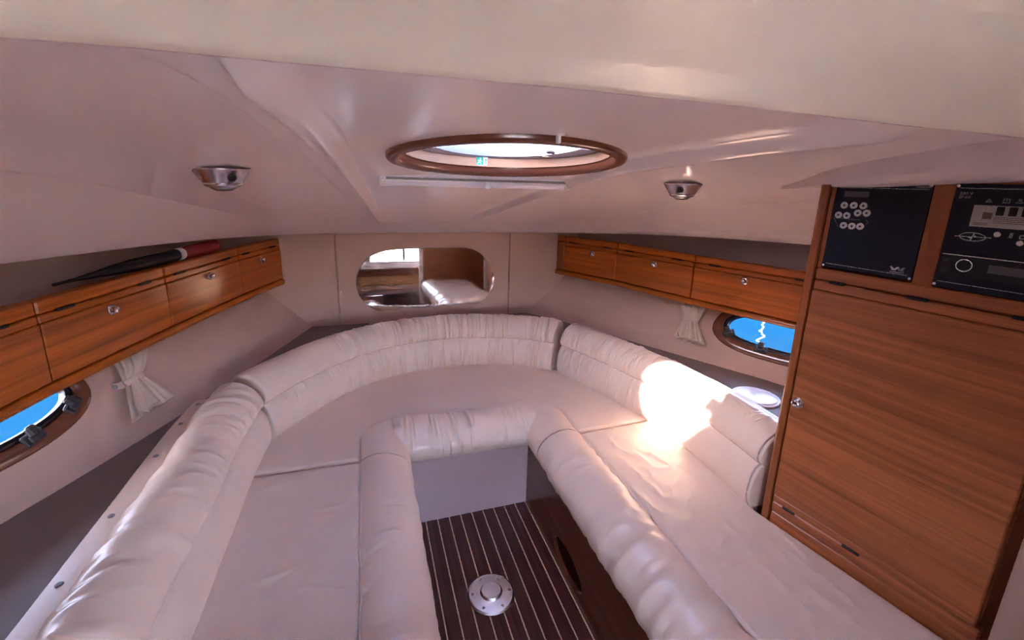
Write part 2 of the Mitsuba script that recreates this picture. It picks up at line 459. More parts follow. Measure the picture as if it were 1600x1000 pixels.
pm.update_faces(~((pc_[:, 0] > -0.30) & (pc_[:, 0] < 0.45) & (pc_[:, 1] > -1.05) & (pc_[:, 1] < -1.06)))
struct('ceiling_panel', pm, 'm_headliner', 'cream grained vinyl overhead panel nearest the camera', 'ceiling', smooth=True)
# thin pale edging that closes the gap in front of it
cols = []
for dy, dz in ((0.012, -0.001), (0.014, -0.004), (0.020, -0.004), (0.026, -0.001), (0.028, 0.012)):
    y = ef(xs)
    cols.append(np.column_stack([xs, y + dy, base_z(xs, y + dy) - 0.004 + dz]))
struct('trim_2', grid(np.stack(cols, 1)), 'm_gelcoat', 'narrow pale edging along the front of the cream overhead panel', 'trim', smooth=True)

# rounded soffit of the moulding above the tall locker
rt, _ = spline([(1.262, 1.12, 1.448), (1.236, 1.06, 1.455), (1.206, .99, 1.466), (1.160, .888, 1.490), (1.134, .75, 1.513), (1.126, .60, 1.533), (1.13, .40, 1.556), (1.14, 0.1, 1.585)], 70)
rb, _ = spline([(1.262, 1.12, 1.447), (1.238, 1.06, 1.449), (1.205, .98, 1.452), (1.164, .893, 1.457), (1.180, .78, 1.462), (1.211, .62, 1.477), (1.247, .43, 1.487), (1.31, 0.1, 1.50)], 70)
rows = []
for q in np.linspace(-0.06, 1.04, 26):
    c = rt + (rb - rt) * q
    k = math.sin(math.pi * min(max(q, 0), 1)) ** 0.7
    w = np.linalg.norm(rb - rt, axis=1)[:, None]
    rows.append(c + np.array([0, 0, 0.016 * max(0.0, 1 - 4 * max(q, 0))]) + np.array([-0.55, -0.10, -0.80]) * 0.30 * k * w - np.array([0, 0, 0.0015]))
struct('trim_3', grid(np.stack(rows, 1)), 'm_gelcoat', 'rounded soffit of the deckhead above the tall locker', 'trim', smooth=True)

# ------------------------------------------------------------------ aft end: open companionway, seen in the bow mirror
struct('wall_aft', cat_([box(-1.2, 0.05, -1.16, -1.1, 0, 2.0), box(0.72, 2.1, -1.16, -1.1, 0, 2.0), box(-0.95, 0.72, -1.16, -1.1, 0, 0.315), box(-0.95, 0.72, -1.16, -1.1, 1.22, 2.0)]),
       'm_liner', 'aft wall of the cabin behind the camera with the open companionway', 'wall')
struct('trim_4', box(-0.95, 0.72, -1.20, -1.085, 0.535, 0.632, 0.006), 'm_diffuser', 'grey companionway threshold seen at the top left of the mirror', 'threshold')
struct('trim_5', box(-0.95, 0.72, -1.16, -1.075, 0.445, 0.535, 0.004), 'm_wood_ring', 'brown wooden riser under the companionway threshold seen in the mirror', 'riser')
struct('trim_6', box(-0.95, 0.72, -1.16, -1.09, 0.315, 0.443, 0.004), 'm_tan', 'tan panel above the curved step seen in the mirror', 'panel')
st = thing('companionway_step', 'dark curved step below the companionway, reflected in the mirror', 'step')
half = [(0.20 + 0.50 * math.cos(t), -1.09 + 0.34 * math.sin(t)) for t in np.linspace(0, math.pi, 40)]
part(st, 'riser', extrude(Polygon(half), 0.225, 0.0), 'm_dark_step', 40)
half2 = [(0.20 + 0.52 * math.cos(t), -1.085 + 0.36 * math.sin(t)) for t in np.linspace(0, math.pi, 40)]
part(st, 'tread', extrude(Polygon(half2), 0.03, 0.2255), 'm_dark_step', 40)
struct('wall_starboard_aft', box(0.665, 1.95, -0.53, -0.50, 0.0, 1.72), 'm_wood_big', 'plain brown wooden bulkhead filling the right half of the mirror', 'wall')
struct('trim_7', box(0.615, 0.664, -0.54, -0.485, 0.0, 1.72, 0.008), 'm_headliner', 'cream jamb at the edge of the wooden bulkhead in the mirror', 'jamb')
struct('trim_8', box(-1.1, -0.50, -1.08, -0.4, 0.0, 0.47, 0.01), 'm_wood_big', 'wooden galley block at the left rear, behind the camera', 'galley')
fd = thing('fender', 'grey fender with a white end lying outside the companionway, reflected in the mirror', 'fender')
part(fd, 'body', along(lathe([(0, 0), (.035, 0.006), (.055, .03), (.06, .07), (.06, .24), (.055, .28), (.0, .30)], 24), [-0.02, -1.30, 0.715], [1, 0.0, 0.0]), 'm_grey', True)
part(fd, 'cap', along(lathe([(0, 0), (.062, 0.0), (.064, .02), (.062, .045), (0, .045)], 24), [0.24, -1.30, 0.715], [1, 0, 0]), 'm_white', 40)
struct('wall_added_bounce', box(0.95, 0.98, -1.09, -0.54, 0.0, 1.72), 'm_white', 'unseen white wall added behind the wooden bulkhead to bounce light, behind the camera', 'wall')  # invented wall, put in to bounce daylight towards the left side
struct('trim_12', cat_([box(0.475, 0.50, -1.175, -1.155, 0.63, 1.24, 0.004)]), 'm_black', 'black frame bar of the companionway door seen at the top of the mirror', 'frame')
struct('trim_17', box(-1.1, 2.0, -2.6, -2.2, 0.6, 0.80, 0.03), 'm_canvas', 'cream cockpit seat outside the companionway', 'cockpit seat')
struct('trim_9', box(-1.2, 2.1, -4.2, -1.16, 0.53, 0.595), 'm_white', 'pale cockpit sole outside the companionway', 'deck')

# ------------------------------------------------------------------ seat bases and footwell
struct('trim_10', box(0.09, 0.70, 1.674, 1.69, 0.0, 0.33), 'm_white_panel', 'pale grey panel across the front of the footwell', 'panel')
def hole_panel():
    # starboard seat front with a low oval opening; local: x along y, y up
    h = shapely.affinity.scale(Point(1.235, 0.075).buffer(1.0, 32), 0.125, 0.055)
    p = Polygon([(-0.5, 0.0), (1.674, 0.0), (1.674, 0.33), (-0.5, 0.33)]).difference(h)
    m = trimesh.creation.extrude_polygon(p, 0.016, engine='earcut')
    M = np.array([[0, 0, 1, 0.655], [1, 0, 0, 0], [0, 1, 0, 0], [0, 0, 0, 1.0]])
    m.apply_transform(M)
    return fix(m)
struct('trim_11', hole_panel(), 'm_wood_ring', 'brown wooden front of the right seat with a dark oval opening near the floor', 'panel')
struct('trim_13', box(0.090, 0.106, 0.76, 1.674, 0.0, 0.318), 'm_wood_ring', 'wooden front of the left seat, under its bolster', 'panel')
def seat_top(poly, z0, z1):
    return extrude(Polygon(poly), z1 - z0, z0)
struct('trim_14', cat_([seat_top([(0.100, 0.76), (0.100, 1.70), (0.672, 1.70), (0.672, -0.49), (1.15, -0.49), (1.15, 0.9), (1.35, 1.4), (1.12, 2.1), (0.86, 2.45), (-0.15, 2.45), (-0.42, 2.0), (-0.60, 1.5), (-0.62, 0.76)], 0.318, 0.332)]), 'm_white_panel', 'seat base boards under the cushions', 'seat base')

struct('trim_19', box(-0.63, 0.140, 0.722, 0.744, 0.0, 0.50, 0.006), 'm_wood_ring', 'unseen wooden end board added to hide the lit end of the left bench from the mirror, below the edge of the photo', 'panel')  # board added to cover the bright bolster end in the mirror
# ledges behind the backrests
def ledge(side):
    b, s_ = HULL[side][0], HULL[side][2]
    ys = np.linspace(0.3, 2.515, 60)
    xo = np.array([float(hull_x(side, y, 0.65)) for y in ys])
    if side == 'port':
        inner = [(-0.565, 0.3), (-0.562, 1.0), (-0.556, 1.54), (-0.535, 1.76), (-0.46, 1.91), (-0.36, 2.06), (-0.18, 2.25), (0.0, 2.515)]
    else:
        inner = [(1.30, 0.93), (1.310, 1.31), (1.285, 1.50), (1.215, 1.78), (1.15, 1.95), (1.03, 2.20), (0.80, 2.515)]
    poly = Polygon(list(zip(xo + s_ * 0.004, ys)) + inner[::-1])
    poly = poly.buffer(0).intersection(shapely.geometry.box(-2, 0.3 if side == 'port' else 0.94, 3, 3))
    poly = max(getattr(poly, 'geoms', [poly]), key=lambda g: g.area)
    return extrude(poly, 0.02, 0.63)
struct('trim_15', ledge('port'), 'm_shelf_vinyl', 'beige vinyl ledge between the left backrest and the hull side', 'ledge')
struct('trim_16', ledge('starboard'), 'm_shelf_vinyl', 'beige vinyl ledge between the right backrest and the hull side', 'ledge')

# ------------------------------------------------------------------ cushions
def profile_backrest(nA=16, nB=26, nC=10):
    """closed loop of (d outward, z), from the seat up the front, over the crest and down the back; returns points and a 0..1 tag of the front"""
    A, _ = spline([(0.006, 0.448), (-0.010, 0.485), (-0.008, 0.540), (0.010, 0.590), (0.022, 0.600)], nA)
    B, _ = spline([(0.022, 0.602), (0.008, 0.625), (0.020, 0.668), (0.060, 0.704), (0.100, 0.714), (0.137, 0.700), (0.158, 0.664)], nB)
    C = polyline([(0.165, 0.645), (0.188, 0.60), (0.196, 0.448), (0.10, 0.446), (0.012, 0.446)], nC)
    return np.vstack([A, B, C]), nA, nB

def backrest(pts, sign, step, disp, endpad=(0.016, 0.016), lift=0.0):
    length = np.linalg.norm(np.diff(np.array(pts), axis=0), axis=1).sum()
    path, s = spline(pts, int(length / step))
    t = np.gradient(path, axis=0)
    t /= np.linalg.norm(t, axis=1, keepdims=True)
    nrm = sign * np.stack([t[:, 1], -t[:, 0]], 1)
    prof, nA, nB = profile_backrest()
    L = s[-1]
    e = np.minimum(np.clip(s / endpad[0], 0, 1), np.clip((L - s) / endpad[1], 0, 1))
    k = np.sqrt(1 - (1 - e) ** 2) * 0.10 + 0.90
    c = np.array([0.09, 0.56])
    D = c[0] + (prof[None, :, 0] - c[0]) * k[:, None]
    Z = np.maximum(c[1] + (prof[None, :, 1] - c[1]) * k[:, None], 0.446)
    P = np.concatenate([path[:, None, :] + nrm[:, None, :] * D[:, :, None], Z[:, :, None] + lift * (Z[:, :, None] > 0.5)], -1)
    N = normals(P)
    out = np.concatenate([nrm, np.zeros((len(nrm), 1))], 1)
    if (N[:, nA // 2] * -out).sum() < 0:
        N = -N
    v = np.concatenate([np.linspace(0, 0.999, nA), 1 + np.linspace(0.001, 1, nB), np.full(len(prof) - nA - nB, 2.5)])
    d = disp(s[:, None], v[None, :], L) * (np.minimum(s, L - s) / 0.02).clip(0, 1)[:, None]
    d = d * np.where(v > 2.2, 0, 1)[None, :]
    P = P + N * d[..., None]
    return grid(P, close=True, cap=True), P, nA, nB, path, nrm, s

def creases(seed, n, L, smin, smax, depth, w=(0.0016, 0.0036), band=((0, 1), (1, 2)), slope=0.02, length=(0.35, 1.0), attach=0.7):
    r = np.random.default_rng(seed)
    items = []
    for _ in range(n):
        b = band[r.integers(len(band))]
        ln = r.uniform(*length) * (b[1] - b[0])
        if r.random() < attach:
            v0 = b[0] if r.random() < 0.5 else b[1] - ln
        else:
            v0 = r.uniform(b[0], b[1] - ln)
        items.append((r.uniform(smin, smax), r.uniform(*w), v0, v0 + ln, r.uniform(-slope, slope), r.uniform(0.4, 1.0) * depth))
    def fn(s, v, LL):
        out = np.zeros(np.broadcast(s, v).shape)
        for s0, ww, a, b, sl, dp in items:
            c = s0 + sl * (v - a)
            q = (s - c) / ww
            env = np.clip((v - a) / 0.06 + 0.6, 0, 1) * np.clip((b - v) / (0.5 * (b - a) + 1e-6), 0, 1)
            rows = np.abs(s[:, 0] - s0) < 0.05
            out[rows] += (-dp * np.exp(-q[rows] ** 2) * env + 0.45 * dp * np.exp(-((q[rows] - 2.2) / 1.3) ** 2) * env)
        return out
    return fn

def seam_tube(P, col, r=0.003, lift=0.0, a=2, b=-2):
    return tube(P[a:b:3, col] + np.array([0, 0, lift]), r, 6)

port_pts = [(-0.402, 0.75), (-0.398, 1.0), (-0.395, 1.29), (-0.391, 1.54), (-0.376, 1.715)]
ctr_pts = [(-0.372, 1.735), (-0.315, 1.835), (-0.222, 1.955), (-0.064, 2.115), (.17, 2.232), (.42, 2.266), (.675, 2.218), (.83, 2.145), (.925, 2.068)]
stb_pts = [(.948, 2.045), (1.00, 1.915), (1.057, 1.753), (1.125, 1.496), (1.148, 1.31), (1.146, 1.10), (1.132, 0.926)]

def wr_port(s, v, L):
    a = (f2(s * 34 + 4.0 * (v - 1) ** 2, v * 2.2 + s * 2, 3, 3) - 0.5) * 0.024 * sm(1.0, 1.15, v) * (0.4 + 0.9 * n2(s * 3, v * 1.5, 8))
    b = (f2(s * 5, v * 1.2, 2, 5) - 0.5) * 0.006
    return a + b
cA = creases(11, 210, 1.75, 0.42, 1.58, 0.0070, w=(0.002, 0.0045), slope=0.018)
cA2 = creases(12, 26, 1.75, 0.10, 0.55, 0.0055, band=((0, 1),), length=(0.15, 0.4), attach=1.0)
def wr_ctr(s, v, L):
    m = sm(0.30, 0.62, s)
    return cA(s, v, L) + cA2(s, v, L) + (f2(s * 62, v * 2.0, 2, 9) - 0.5) * 0.009 * m + (f2(s * 6, v * 1.2, 2, 6) - 0.5) * 0.005
cB = creases(21, 150, 1.1, 0.02, 0.62, 0.0070, w=(0.002, 0.0045), slope=0.02)
cB2 = creases(22, 22, 1.1, 1.00, 1.09, 0.0025, band=((1.5, 2),), length=(0.2, 0.5))
def wr_stb(s, v, L):
    m = 1 - sm(0.45, 0.72, s)
    return cB(s, v, L) + cB2(s, v, L) + (f2(s * 62, v * 2.0, 2, 19) - 0.5) * 0.009 * m + (f2(s * 6, v * 1.3, 2, 16) - 0.5) * 0.006

def flap(path, nrm, a, b, d0, d1, z0, z1):
    p, n = path[a:b:4], nrm[a:b:4]
    wob = 0.006 * (f2(np.arange(len(p)) * 0.09, 0.3, 2, 4) - 0.5)
    rows = []
    for d, z in ((d0, z0), ((d0 + d1) / 2, (z0 + z1) / 2 + 0.002), (d1, z1), (d1, z1 - 0.004), ((d0 + d1) / 2, (z0 + z1) / 2 - 0.003), (d0, z0 - 0.004)):
        rows.append(np.column_stack([p + n * (d + wob * (d > d0))[:, None], np.full(len(p), z)]))
    return grid(np.stack(rows, 1), close=True, cap=True)

def snap_button(p, axis, r=0.007):
    return along(lathe([(0, 0), (r, 0), (r, 0.002), (r * 0.75, 0.0035), (r * 0.35, 0.0038), (0, 0.0025)], 18), p, axis)

def snaps_on(parent, path, nrm, s, where, d, z):
    for w in where:
        i = int(np.argmin(np.abs(s - w)))
        p = np.append(path[i] + nrm[i] * d, z)
        part(parent, 'snap', snap_button(p, [0, 0, 1.0]), 'm_grey', 40)

for name, pts, sign, step, wr, lab in (
        ('backrest_cushion', port_pts, -1, 0.004, wr_port, 'long cream leather backrest cushion along the left side with soft wrinkles and a snapped flap'),
        ('backrest_cushion', ctr_pts, -1, 0.0022, wr_ctr, 'curved cream leather backrest cushion under the mirror, pleated along its right half'),
        ('backrest_cushion', stb_pts, -1, 0.0022, wr_stb, 'cream leather backrest cushion on the right side, lit by a bright patch of sun')):
    k = thing(name, lab, 'backrest cushion')
    mesh, P, nA, nB, path, nrm, s = backrest(pts, sign, step, wr)
    part(k, 'pad', mesh, 'm_cushion', 55)
    part(k, 'seam', seam_tube(P, nA, 0.0016), 'm_piping', True)
    if pts is port_pts:
        fl = part(k, 'flap', flap(path, nrm, 4, -6, 0.150, 0.216, 0.668, 0.664), 'm_cushion', 40)
        snaps_on(fl, path, nrm, s, [0.18, 0.37, 0.61, 0.78, 0.90], 0.192, 0.6665)
    if pts is stb_pts:
        fl = part(k, 'flap', flap(path, nrm, 60, -8, 0.150, 0.214, 0.668, 0.664), 'm_cushion', 40)
        snaps_on(fl, path, nrm, s, [0.36, 0.56, 0.80], 0.190, 0.6665)
        loop = P[-6, :nA + nB]
        part(k, 'piping', tube(loop + np.array([0, 0, 0.001]), 0.0032, 8), 'm_piping', True)

# seat pads: height field with rounded rims clipped to a plan outline
def pad(poly, z0, z1, rim, disp, res=0.006):
    poly = Polygon(poly)
    x0, y0, x1, y1 = poly.bounds
    xs, ys = np.arange(x0 - res, x1 + 2 * res, res), np.arange(y0 - res, y1 + 2 * res, res)
    X, Y = np.meshgrid(xs, ys, indexing='ij')
    pts = shapely.points(X.ravel(), Y.ravel())
    d = shapely.distance(poly.exterior, pts).reshape(X.shape) * np.where(shapely.contains(poly, pts), 1, -1).reshape(X.shape)
    q = np.clip(1 - d / rim, 0, 1)
    Zt = z1 - rim * (1 - np.sqrt(np.clip(1 - q ** 2, 0, 1))) * 0.75 + disp(X, Y) * np.clip(d / 0.03, 0, 1)
    top = np.stack([X, Y, Zt], -1)
    bot = np.stack([X, Y, np.full_like(X, z0 - 0.01)], -1)
    n, m = X.shape
    vt, vb = top.reshape(-1, 3), bot.reshape(-1, 3)
    i, j = np.meshgrid(np.arange(n - 1), np.arange(m - 1), indexing='ij')
    a = (i * m + j).ravel()
    f = np.vstack([np.stack([a, a + m, a + m + 1], 1), np.stack([a, a + m + 1, a + 1], 1)])
    N = n * m
    edge = np.concatenate([np.arange(0, N, m), np.arange((n - 1) * m + 1, N), np.arange(N - 1, m - 1, -m)[1:] if False else np.arange(N - 1 - m, m - 2, -m), np.arange(m - 2, 0, -1)])
    e2 = np.roll(edge, -1)
    walls = np.vstack([np.stack([edge, edge + N, e2], 1), np.stack([e2, edge + N, e2 + N], 1)])
    t = trimesh.Trimesh(np.vstack([vt, vb]), np.vstack([f, f[:, ::-1] + N, walls]), process=False)
    trimesh.repair.fix_normals(t)
    pr = extrude(poly, z1 - z0 + 0.2, z0)
    r = (mf(t) ^ mf(fix(pr))).to_mesh()
    return trimesh.Trimesh(r.vert_properties[:, :3], r.tri_verts)

def crumple(seed, amp, fx, fy, mask=None):
    def fn(X, Y):
        wx, wy = X + 0.06 * f2(X * 5, Y * 5, 2, seed + 40), Y + 0.06 * f2(X * 5, Y * 5, 2, seed + 50)
        r = 1 - np.abs(2 * f2(wx * fx, wy * fy, 3, seed) - 1)
        o = amp * (r ** 3 - 0.4) * (0.35 + 1.1 * f2(X * 4, Y * 4, 2, seed + 60)) + 0.006 * (f2(X * 3, Y * 3, 2, seed + 7) - 0.5)
        return o * (mask(X, Y) if mask else 1)
    return fn

SZ = 0.450
def bolster(p0, p1, side, disp, end_round=(0, 0), width=0.18, n=200):
    """a roll along the line p0-p1; side is the unit vector from its outer top seam to its free, footwell side"""
    p0, p1, side = np.array(p0, float), np.array(p1, float), np.array(side, float)
    L = np.linalg.norm(p1 - p0)
    u = (p1 - p0) / L
    prof, _ = spline([(0.0, 0.446), (0.03, 0.462), (0.085, 0.466), (0.135, 0.446), (0.172, 0.405), (0.180, 0.365), (0.168, 0.336), (0.135, 0.333)], 44)
    prof = np.vstack([prof, polyline([(0.12, 0.333), (0.0, 0.333), (0.0, 0.43)], 12)])
    s = np.linspace(0, L, n)
    rows = []
    for si in s:
        q = prof.copy()
        for dist, rad in ((si, end_round[0]), (L - si, end_round[1])):
            if rad > 0 and dist < rad:
                k = math.sqrt(max(0.0, 1 - (1 - dist / rad) ** 2))
                sh = rad * (1 - k) * 0.95
                q[:, 0] = np.where(q[:, 0] < 0.14, np.maximum(q[:, 0], 0) * (1 - sh / width) + sh, np.maximum(q[:, 0], sh))
                q[:, 1] = 0.333 + (q[:, 1] - 0.333) * (0.86 + 0.14 * k)
        xy = p0 + u * si + side * q[:, :1]
        rows.append(np.column_stack([xy, q[:, 1]]))
    P = np.array(rows)
    N = normals(P)
    if N[n // 2, 15, 2] < 0:
        N = -N
    v = np.concatenate([np.linspace(0, 1, 44), np.full(12, 2.0)])
    d = disp(s[:, None], v[None, :], L) * (v < 1.5)[None, :] * np.clip(np.minimum(s, L - s) / 0.03, 0, 1)[:, None]
    P = P + N * d[..., None]
    return grid(P, close=True, cap=True), P

def wr_bol(seed, f, amp, warp=0.12):
    def fn(s, v, L):
        a = (f2(s * f + warp * f * (v - 0.5) ** 2, v * 1.6, 3, seed) - 0.5) * amp * (0.3 + 1.2 * n2(s * 4, v * 2, seed + 3))
        return a + (f2(s * 5, v * 1.5, 2, seed + 5) - 0.5) * 0.006
    return fn

XL, XR = -0.052, 0.802            # outer seams of the two side bolsters
k = thing('seat_cushion', 'cream leather seat cushion of the left bench with a rolled front edge', 'seat cushion')
part(k, 'pad', pad([(XL, 0.75), (XL, 1.516), (-0.440, 1.529), (-0.445, 0.75)], 0.333, SZ, 0.020, crumple(31, 0.0042, 9, 16)), 'm_cushion', 40)
m_, P_ = bolster([XL, 0.75], [XL, 1.516], [1, 0], wr_bol(33, 30, 0.011))
part(k, 'bolster', m_, 'm_cushion', 50)
part(k, 'piping', tube(P_[::4, 0] + np.array([0, 0, 0.002]), 0.0026, 6), 'm_cushion_plain', True)

k = thing('seat_cushion', 'cream leather seat cushion filling the bow, with a short roll across the footwell', 'seat cushion')
cp, _ = spline(ctr_pts, 60)
ct_, _t = np.gradient(cp, axis=0), 0
ct_ /= np.linalg.norm(ct_, axis=1, keepdims=True)
cp = cp - np.stack([ct_[:, 1], -ct_[:, 0]], 1) * 0.045
outl = [(XL, 1.524), (-0.436, 1.537), (-0.436, 1.70)] + [tuple(q) for q in cp[2:-3]] + [(0.985, 2.06), (1.045, 1.92), (1.105, 1.75), (1.170, 1.499), (XR, 1.486), (XR, 1.66), (0.76, 1.735), (0.68, 1.782), (0.08, 1.792), (0.0, 1.75), (XL, 1.66)]
part(k, 'pad', pad(outl, 0.333, SZ, 0.018, crumple(41, 0.0012, 4, 4)), 'm_cushion', 40)
m_, PL = bolster([XL, 1.520], [XL, 1.785], [1, 0], wr_bol(43, 18, 0.003), end_round=(0, 0.125), n=80)
part(k, 'bolster', m_, 'm_cushion', 50)
cC = creases(51, 30, 0.58, 0.03, 0.55, 0.005, w=(0.003, 0.006), band=((0.05, 0.95),), slope=0.03, length=(0.3, 0.9), attach=0.5)
m_, PM = bolster([0.075, 1.795], [0.675, 1.780], [0.02, -1], lambda s, v, L: cC(s, v, L) + wr_bol(53, 16, 0.006, 0.02)(s, v, L), n=240)
part(k, 'bolster', m_, 'm_cushion', 50)
m_, PR = bolster([XR, 1.490], [XR, 1.785], [-1, 0], wr_bol(63, 18, 0.003), end_round=(0, 0.125), n=80)
part(k, 'bolster', m_, 'm_cushion', 50)

k = thing('seat_cushion', 'crumpled cream leather seat cushion of the right bench with a rolled front edge', 'seat cushion')
part(k, 'pad', pad([(XR, -0.46), (1.19, -0.46), (1.19, 0.405), (1.240, 0.432), (1.148, 0.925), (1.182, 0.94), (1.190, 1.30), (1.165, 1.491), (XR, 1.478)], 0.333, SZ, 0.020, crumple(71, 0.0055, 18, 11)), 'm_cushion', 40)
m_, P_ = bolster([XR, -0.46], [XR, 1.482], [-1, 0], wr_bol(73, 34, 0.015, 0.05))
part(k, 'bolster', m_, 'm_cushion', 50)
part(k, 'piping', tube(P_[::4, 0] + np.array([0, 0, 0.002]), 0.0026, 6), 'm_cushion_plain', True)

# round cover plate on the right ledge
k = thing('cover_plate', 'round white cover plate on the right ledge beside the sunlit backrest', 'cover plate')
part(k, 'rim', along(lathe([(0, 0), (.086, 0), (.088, .003), (.084, .006), (.078, .005), (0, .005)], 48), [1.425, 1.225, 0.651], [0, 0, 1]), 'm_diffuser', 30)
part(k, 'disc', along(lathe([(0, 0), (.074, 0), (.075, .003), (.070, .005), (0, .005)], 48), [1.425, 1.225, 0.6565], [0, 0, 1]), 'm_diffuser', 30)

# ------------------------------------------------------------------ overhead lockers
def knob_mesh():
    return lathe([(0, 0), (.0145, 0), (.0150, .002), (.0125, .0035), (.0085, .004), (.0078, .010), (.0105, .0125), (.0108, .016), (.0080, .0188), (.0030, .0182), (0, .0178)], 28)
KNOB = knob_mesh()

def locker(A, B, label, group, depth, sidename, has_door=True, knob_at=0.46):
    A, B = np.array(A, float), np.array(B, float)
    F = Frame(A, B - A)
    L = float(np.linalg.norm(B - A))
    k = thing('overhead_locker', label, 'locker', group)
    g = 0.0022
    part(k, 'carcass', F(box(g, L - g, 0.896, 1.118, -depth, -0.007)), 'm_wood', 30)
    part(k, 'top_rail', F.box(g, L - g, 1.0985, 1.131, -0.020, 0.010, 0.004), 'm_wood', 30)
    if not has_door:
        part(k, 'stile', F.box(g, L - g, 0.922, 1.096, -0.006, 0.012, 0.003), 'm_wood_post')
        return k
    d = part(k, 'door', cat_([F.box(g, L - g, 0.924, 1.0745, -0.006, 0.013, 0.003), F.box(g, L - g, 1.0755, 1.0955, -0.006, 0.0105, 0.003)]), 'm_wood', 30)
    kn = along(KNOB, F.pt(L * knob_at, 1.052, 0.013), F.n)
    part(d, 'knob', kn, 'm_chrome', 40, 'chrome push knob')
    hl = min(0.05, 0.16 * L)
    for q in (0.17, 0.80):
        part(k, 'hinge', F.box(L * q - hl / 2, L * q + hl / 2, 1.0935, 1.1005, 0.0, 0.0125, 0.001), 'm_black', 30, 'dark hinge in the groove above the door')
    return k

PF = [(-0.870, 0.86), (-0.774, 1.345), (-0.661, 1.775), (-0.537, 2.204), (-0.422, 2.518)]
plab = ['wooden overhead locker on the left side, nearest the camera and cut by the photo edge', 'widest wooden overhead locker on the left side, above the tied curtain',
        'left overhead locker whose varnished door shows a bright reflection, under the red umbrella', 'small left overhead locker at the bulkhead, last of the row']
for i in range(4):
    locker(PF[i], PF[i + 1], plab[i], 'overhead lockers on the left side', 0.075, 'port', knob_at=(0.5, 0.47, 0.52, 0.47)[i])
SF = [(1.128, 2.518), (1.158, 2.470), (1.326, 2.146), (1.484, 1.716), (1.690, 1.190)]
slab = ['narrow wooden end stile of the right overhead lockers, against the bulkhead', 'wooden overhead locker on the right side nearest the bulkhead',
        'middle wooden overhead locker on the right side, above the tied curtain', 'wooden overhead locker on the right side above the porthole, beside the tall locker']
for i in range(4):
    locker(SF[i], SF[i + 1], slab[i], 'overhead lockers on the right side', 0.075, 'starboard', has_door=i > 0, knob_at=(0, 0.56, 0.53, 0.42)[i])

def rail(pts, sgn, label):
    p = np.array(pts, float)
    t = np.gradient(p, axis=0)
    t /= np.linalg.norm(t, axis=1, keepdims=True)
    n = np.stack([t[:, 1], -t[:, 0]], 1) * sgn
    prof = [(-0.010, 0.920), (0.010, 0.920), (0.017, 0.916), (0.020, 0.908), (0.019, 0.899), (0.014, 0.894), (0.004, 0.892), (-0.085, 0.892), (-0.085, 0.8955), (-0.010, 0.8955)]
    P = np.stack([np.column_stack([p + n * d, np.full(len(p), z)]) for d, z in prof], 1)
    k = thing('locker_rail', label, 'rail')
    add(k, grid(P, close=True, cap=True), 'm_wood', 50)
rail(PF, 1, 'rounded wooden rail along the bottom of the left overhead lockers')
rail(SF, 1, 'rounded wooden rail along the bottom of the right overhead lockers')

# umbrella lying on the left lockers
um = thing('umbrella', 'furled red and black umbrella lying on top of the left overhead lockers', 'umbrella')
up, us = spline([(-0.790, 1.47, 1.146), (-0.735, 1.64, 1.149), (-0.660, 1.88, 1.152), (-0.585, 2.14, 1.154)], 80)
q = us / us[-1]
r1 = np.where(q < 0.66, 0.006 + 0.016 * sm(0.0, 0.45, q), 0.0)
i1 = int(0.655 * 80)
i2 = i1 + 2
part(um, 'handle_end', tube(up[:i1], (0.004 + 0.017 * sm(0.02, 0.42, q))[:i1], 16), 'm_black', 50, 'black lower half')
part(um, 'band', tube(up[i1:i2 + 1], 0.0225, 16), 'm_white', 50, 'white ring between the two colours')
rad = 0.021 + 0.003 * np.sin(np.linspace(0, 3.1, 80 - i2))
e = np.linspace(0, 1, 80 - i2)
rad = rad * np.sqrt(np.clip(1 - np.clip((e - 0.92) / 0.08, 0, 0.999) ** 2, 0.02, 1))
part(um, 'canopy', tube(up[i2:], rad, 18), 'm_red', 50, 'dark red furled canopy')

# ------------------------------------------------------------------ portholes
def porthole(side, label):
    cy, cz, a, b = PORT[side]
    k = thing('porthole', label, 'porthole')
    def lay(q, h):
        """local oval coordinates (along y, along the slope) laid on the curved lining"""
        out = []
        for u, v in q:
            y, z = cy + u * 0.985, cz + v * 0.95
            p, ty, tz, n = hull_frame(side, y, z)
            out.append(p + n * h)
        return np.array(out)
    def ring(a0, b0, a1, b1, prof, n=72):
        rows = []
        o0, o1 = oval(a0, b0, n), oval(a1, b1, n)
        for t, h in prof:
            rows.append(lay(o0 + (o1 - o0) * t, h))
        P = np.stack(rows, 1)
        P = np.concatenate([P, P[:1]])
        m = grid(P, close=True)
        m.merge_vertices()
        return fix(m)
    part(k, 'ring', ring(a, b, a - 0.040, b - 0.040, [(0, -0.002), (0, 0.008), (0.12, 0.013), (0.5, 0.015), (0.88, 0.012), (1.0, 0.006), (1.0, -0.012), (0.8, -0.012), (0.75, -0.002)]), 'm_wood_ring', 40, 'varnished wooden ring')
    part(k, 'frame', ring(a - 0.0405, b - 0.0405, a - 0.056, b - 0.056, [(0, -0.012), (0, 0.004), (0.4, 0.006), (0.9, 0.002), (1.0, -0.004), (1.0, -0.018), (0.0, -0.018)]), 'm_black', 40, 'black inner frame')
    o = oval(a - 0.0555, b - 0.0555)
    P = lay(np.vstack([o, [[0, 0]]]), -0.012)
    i = np.arange(len(o))
    part(k, 'pane', trimesh.Trimesh(P, np.stack([i, (i + 1) % len(o), i * 0 + len(o)], 1), process=False), 'm_pane', False, 'clear pane')
    return k, lay

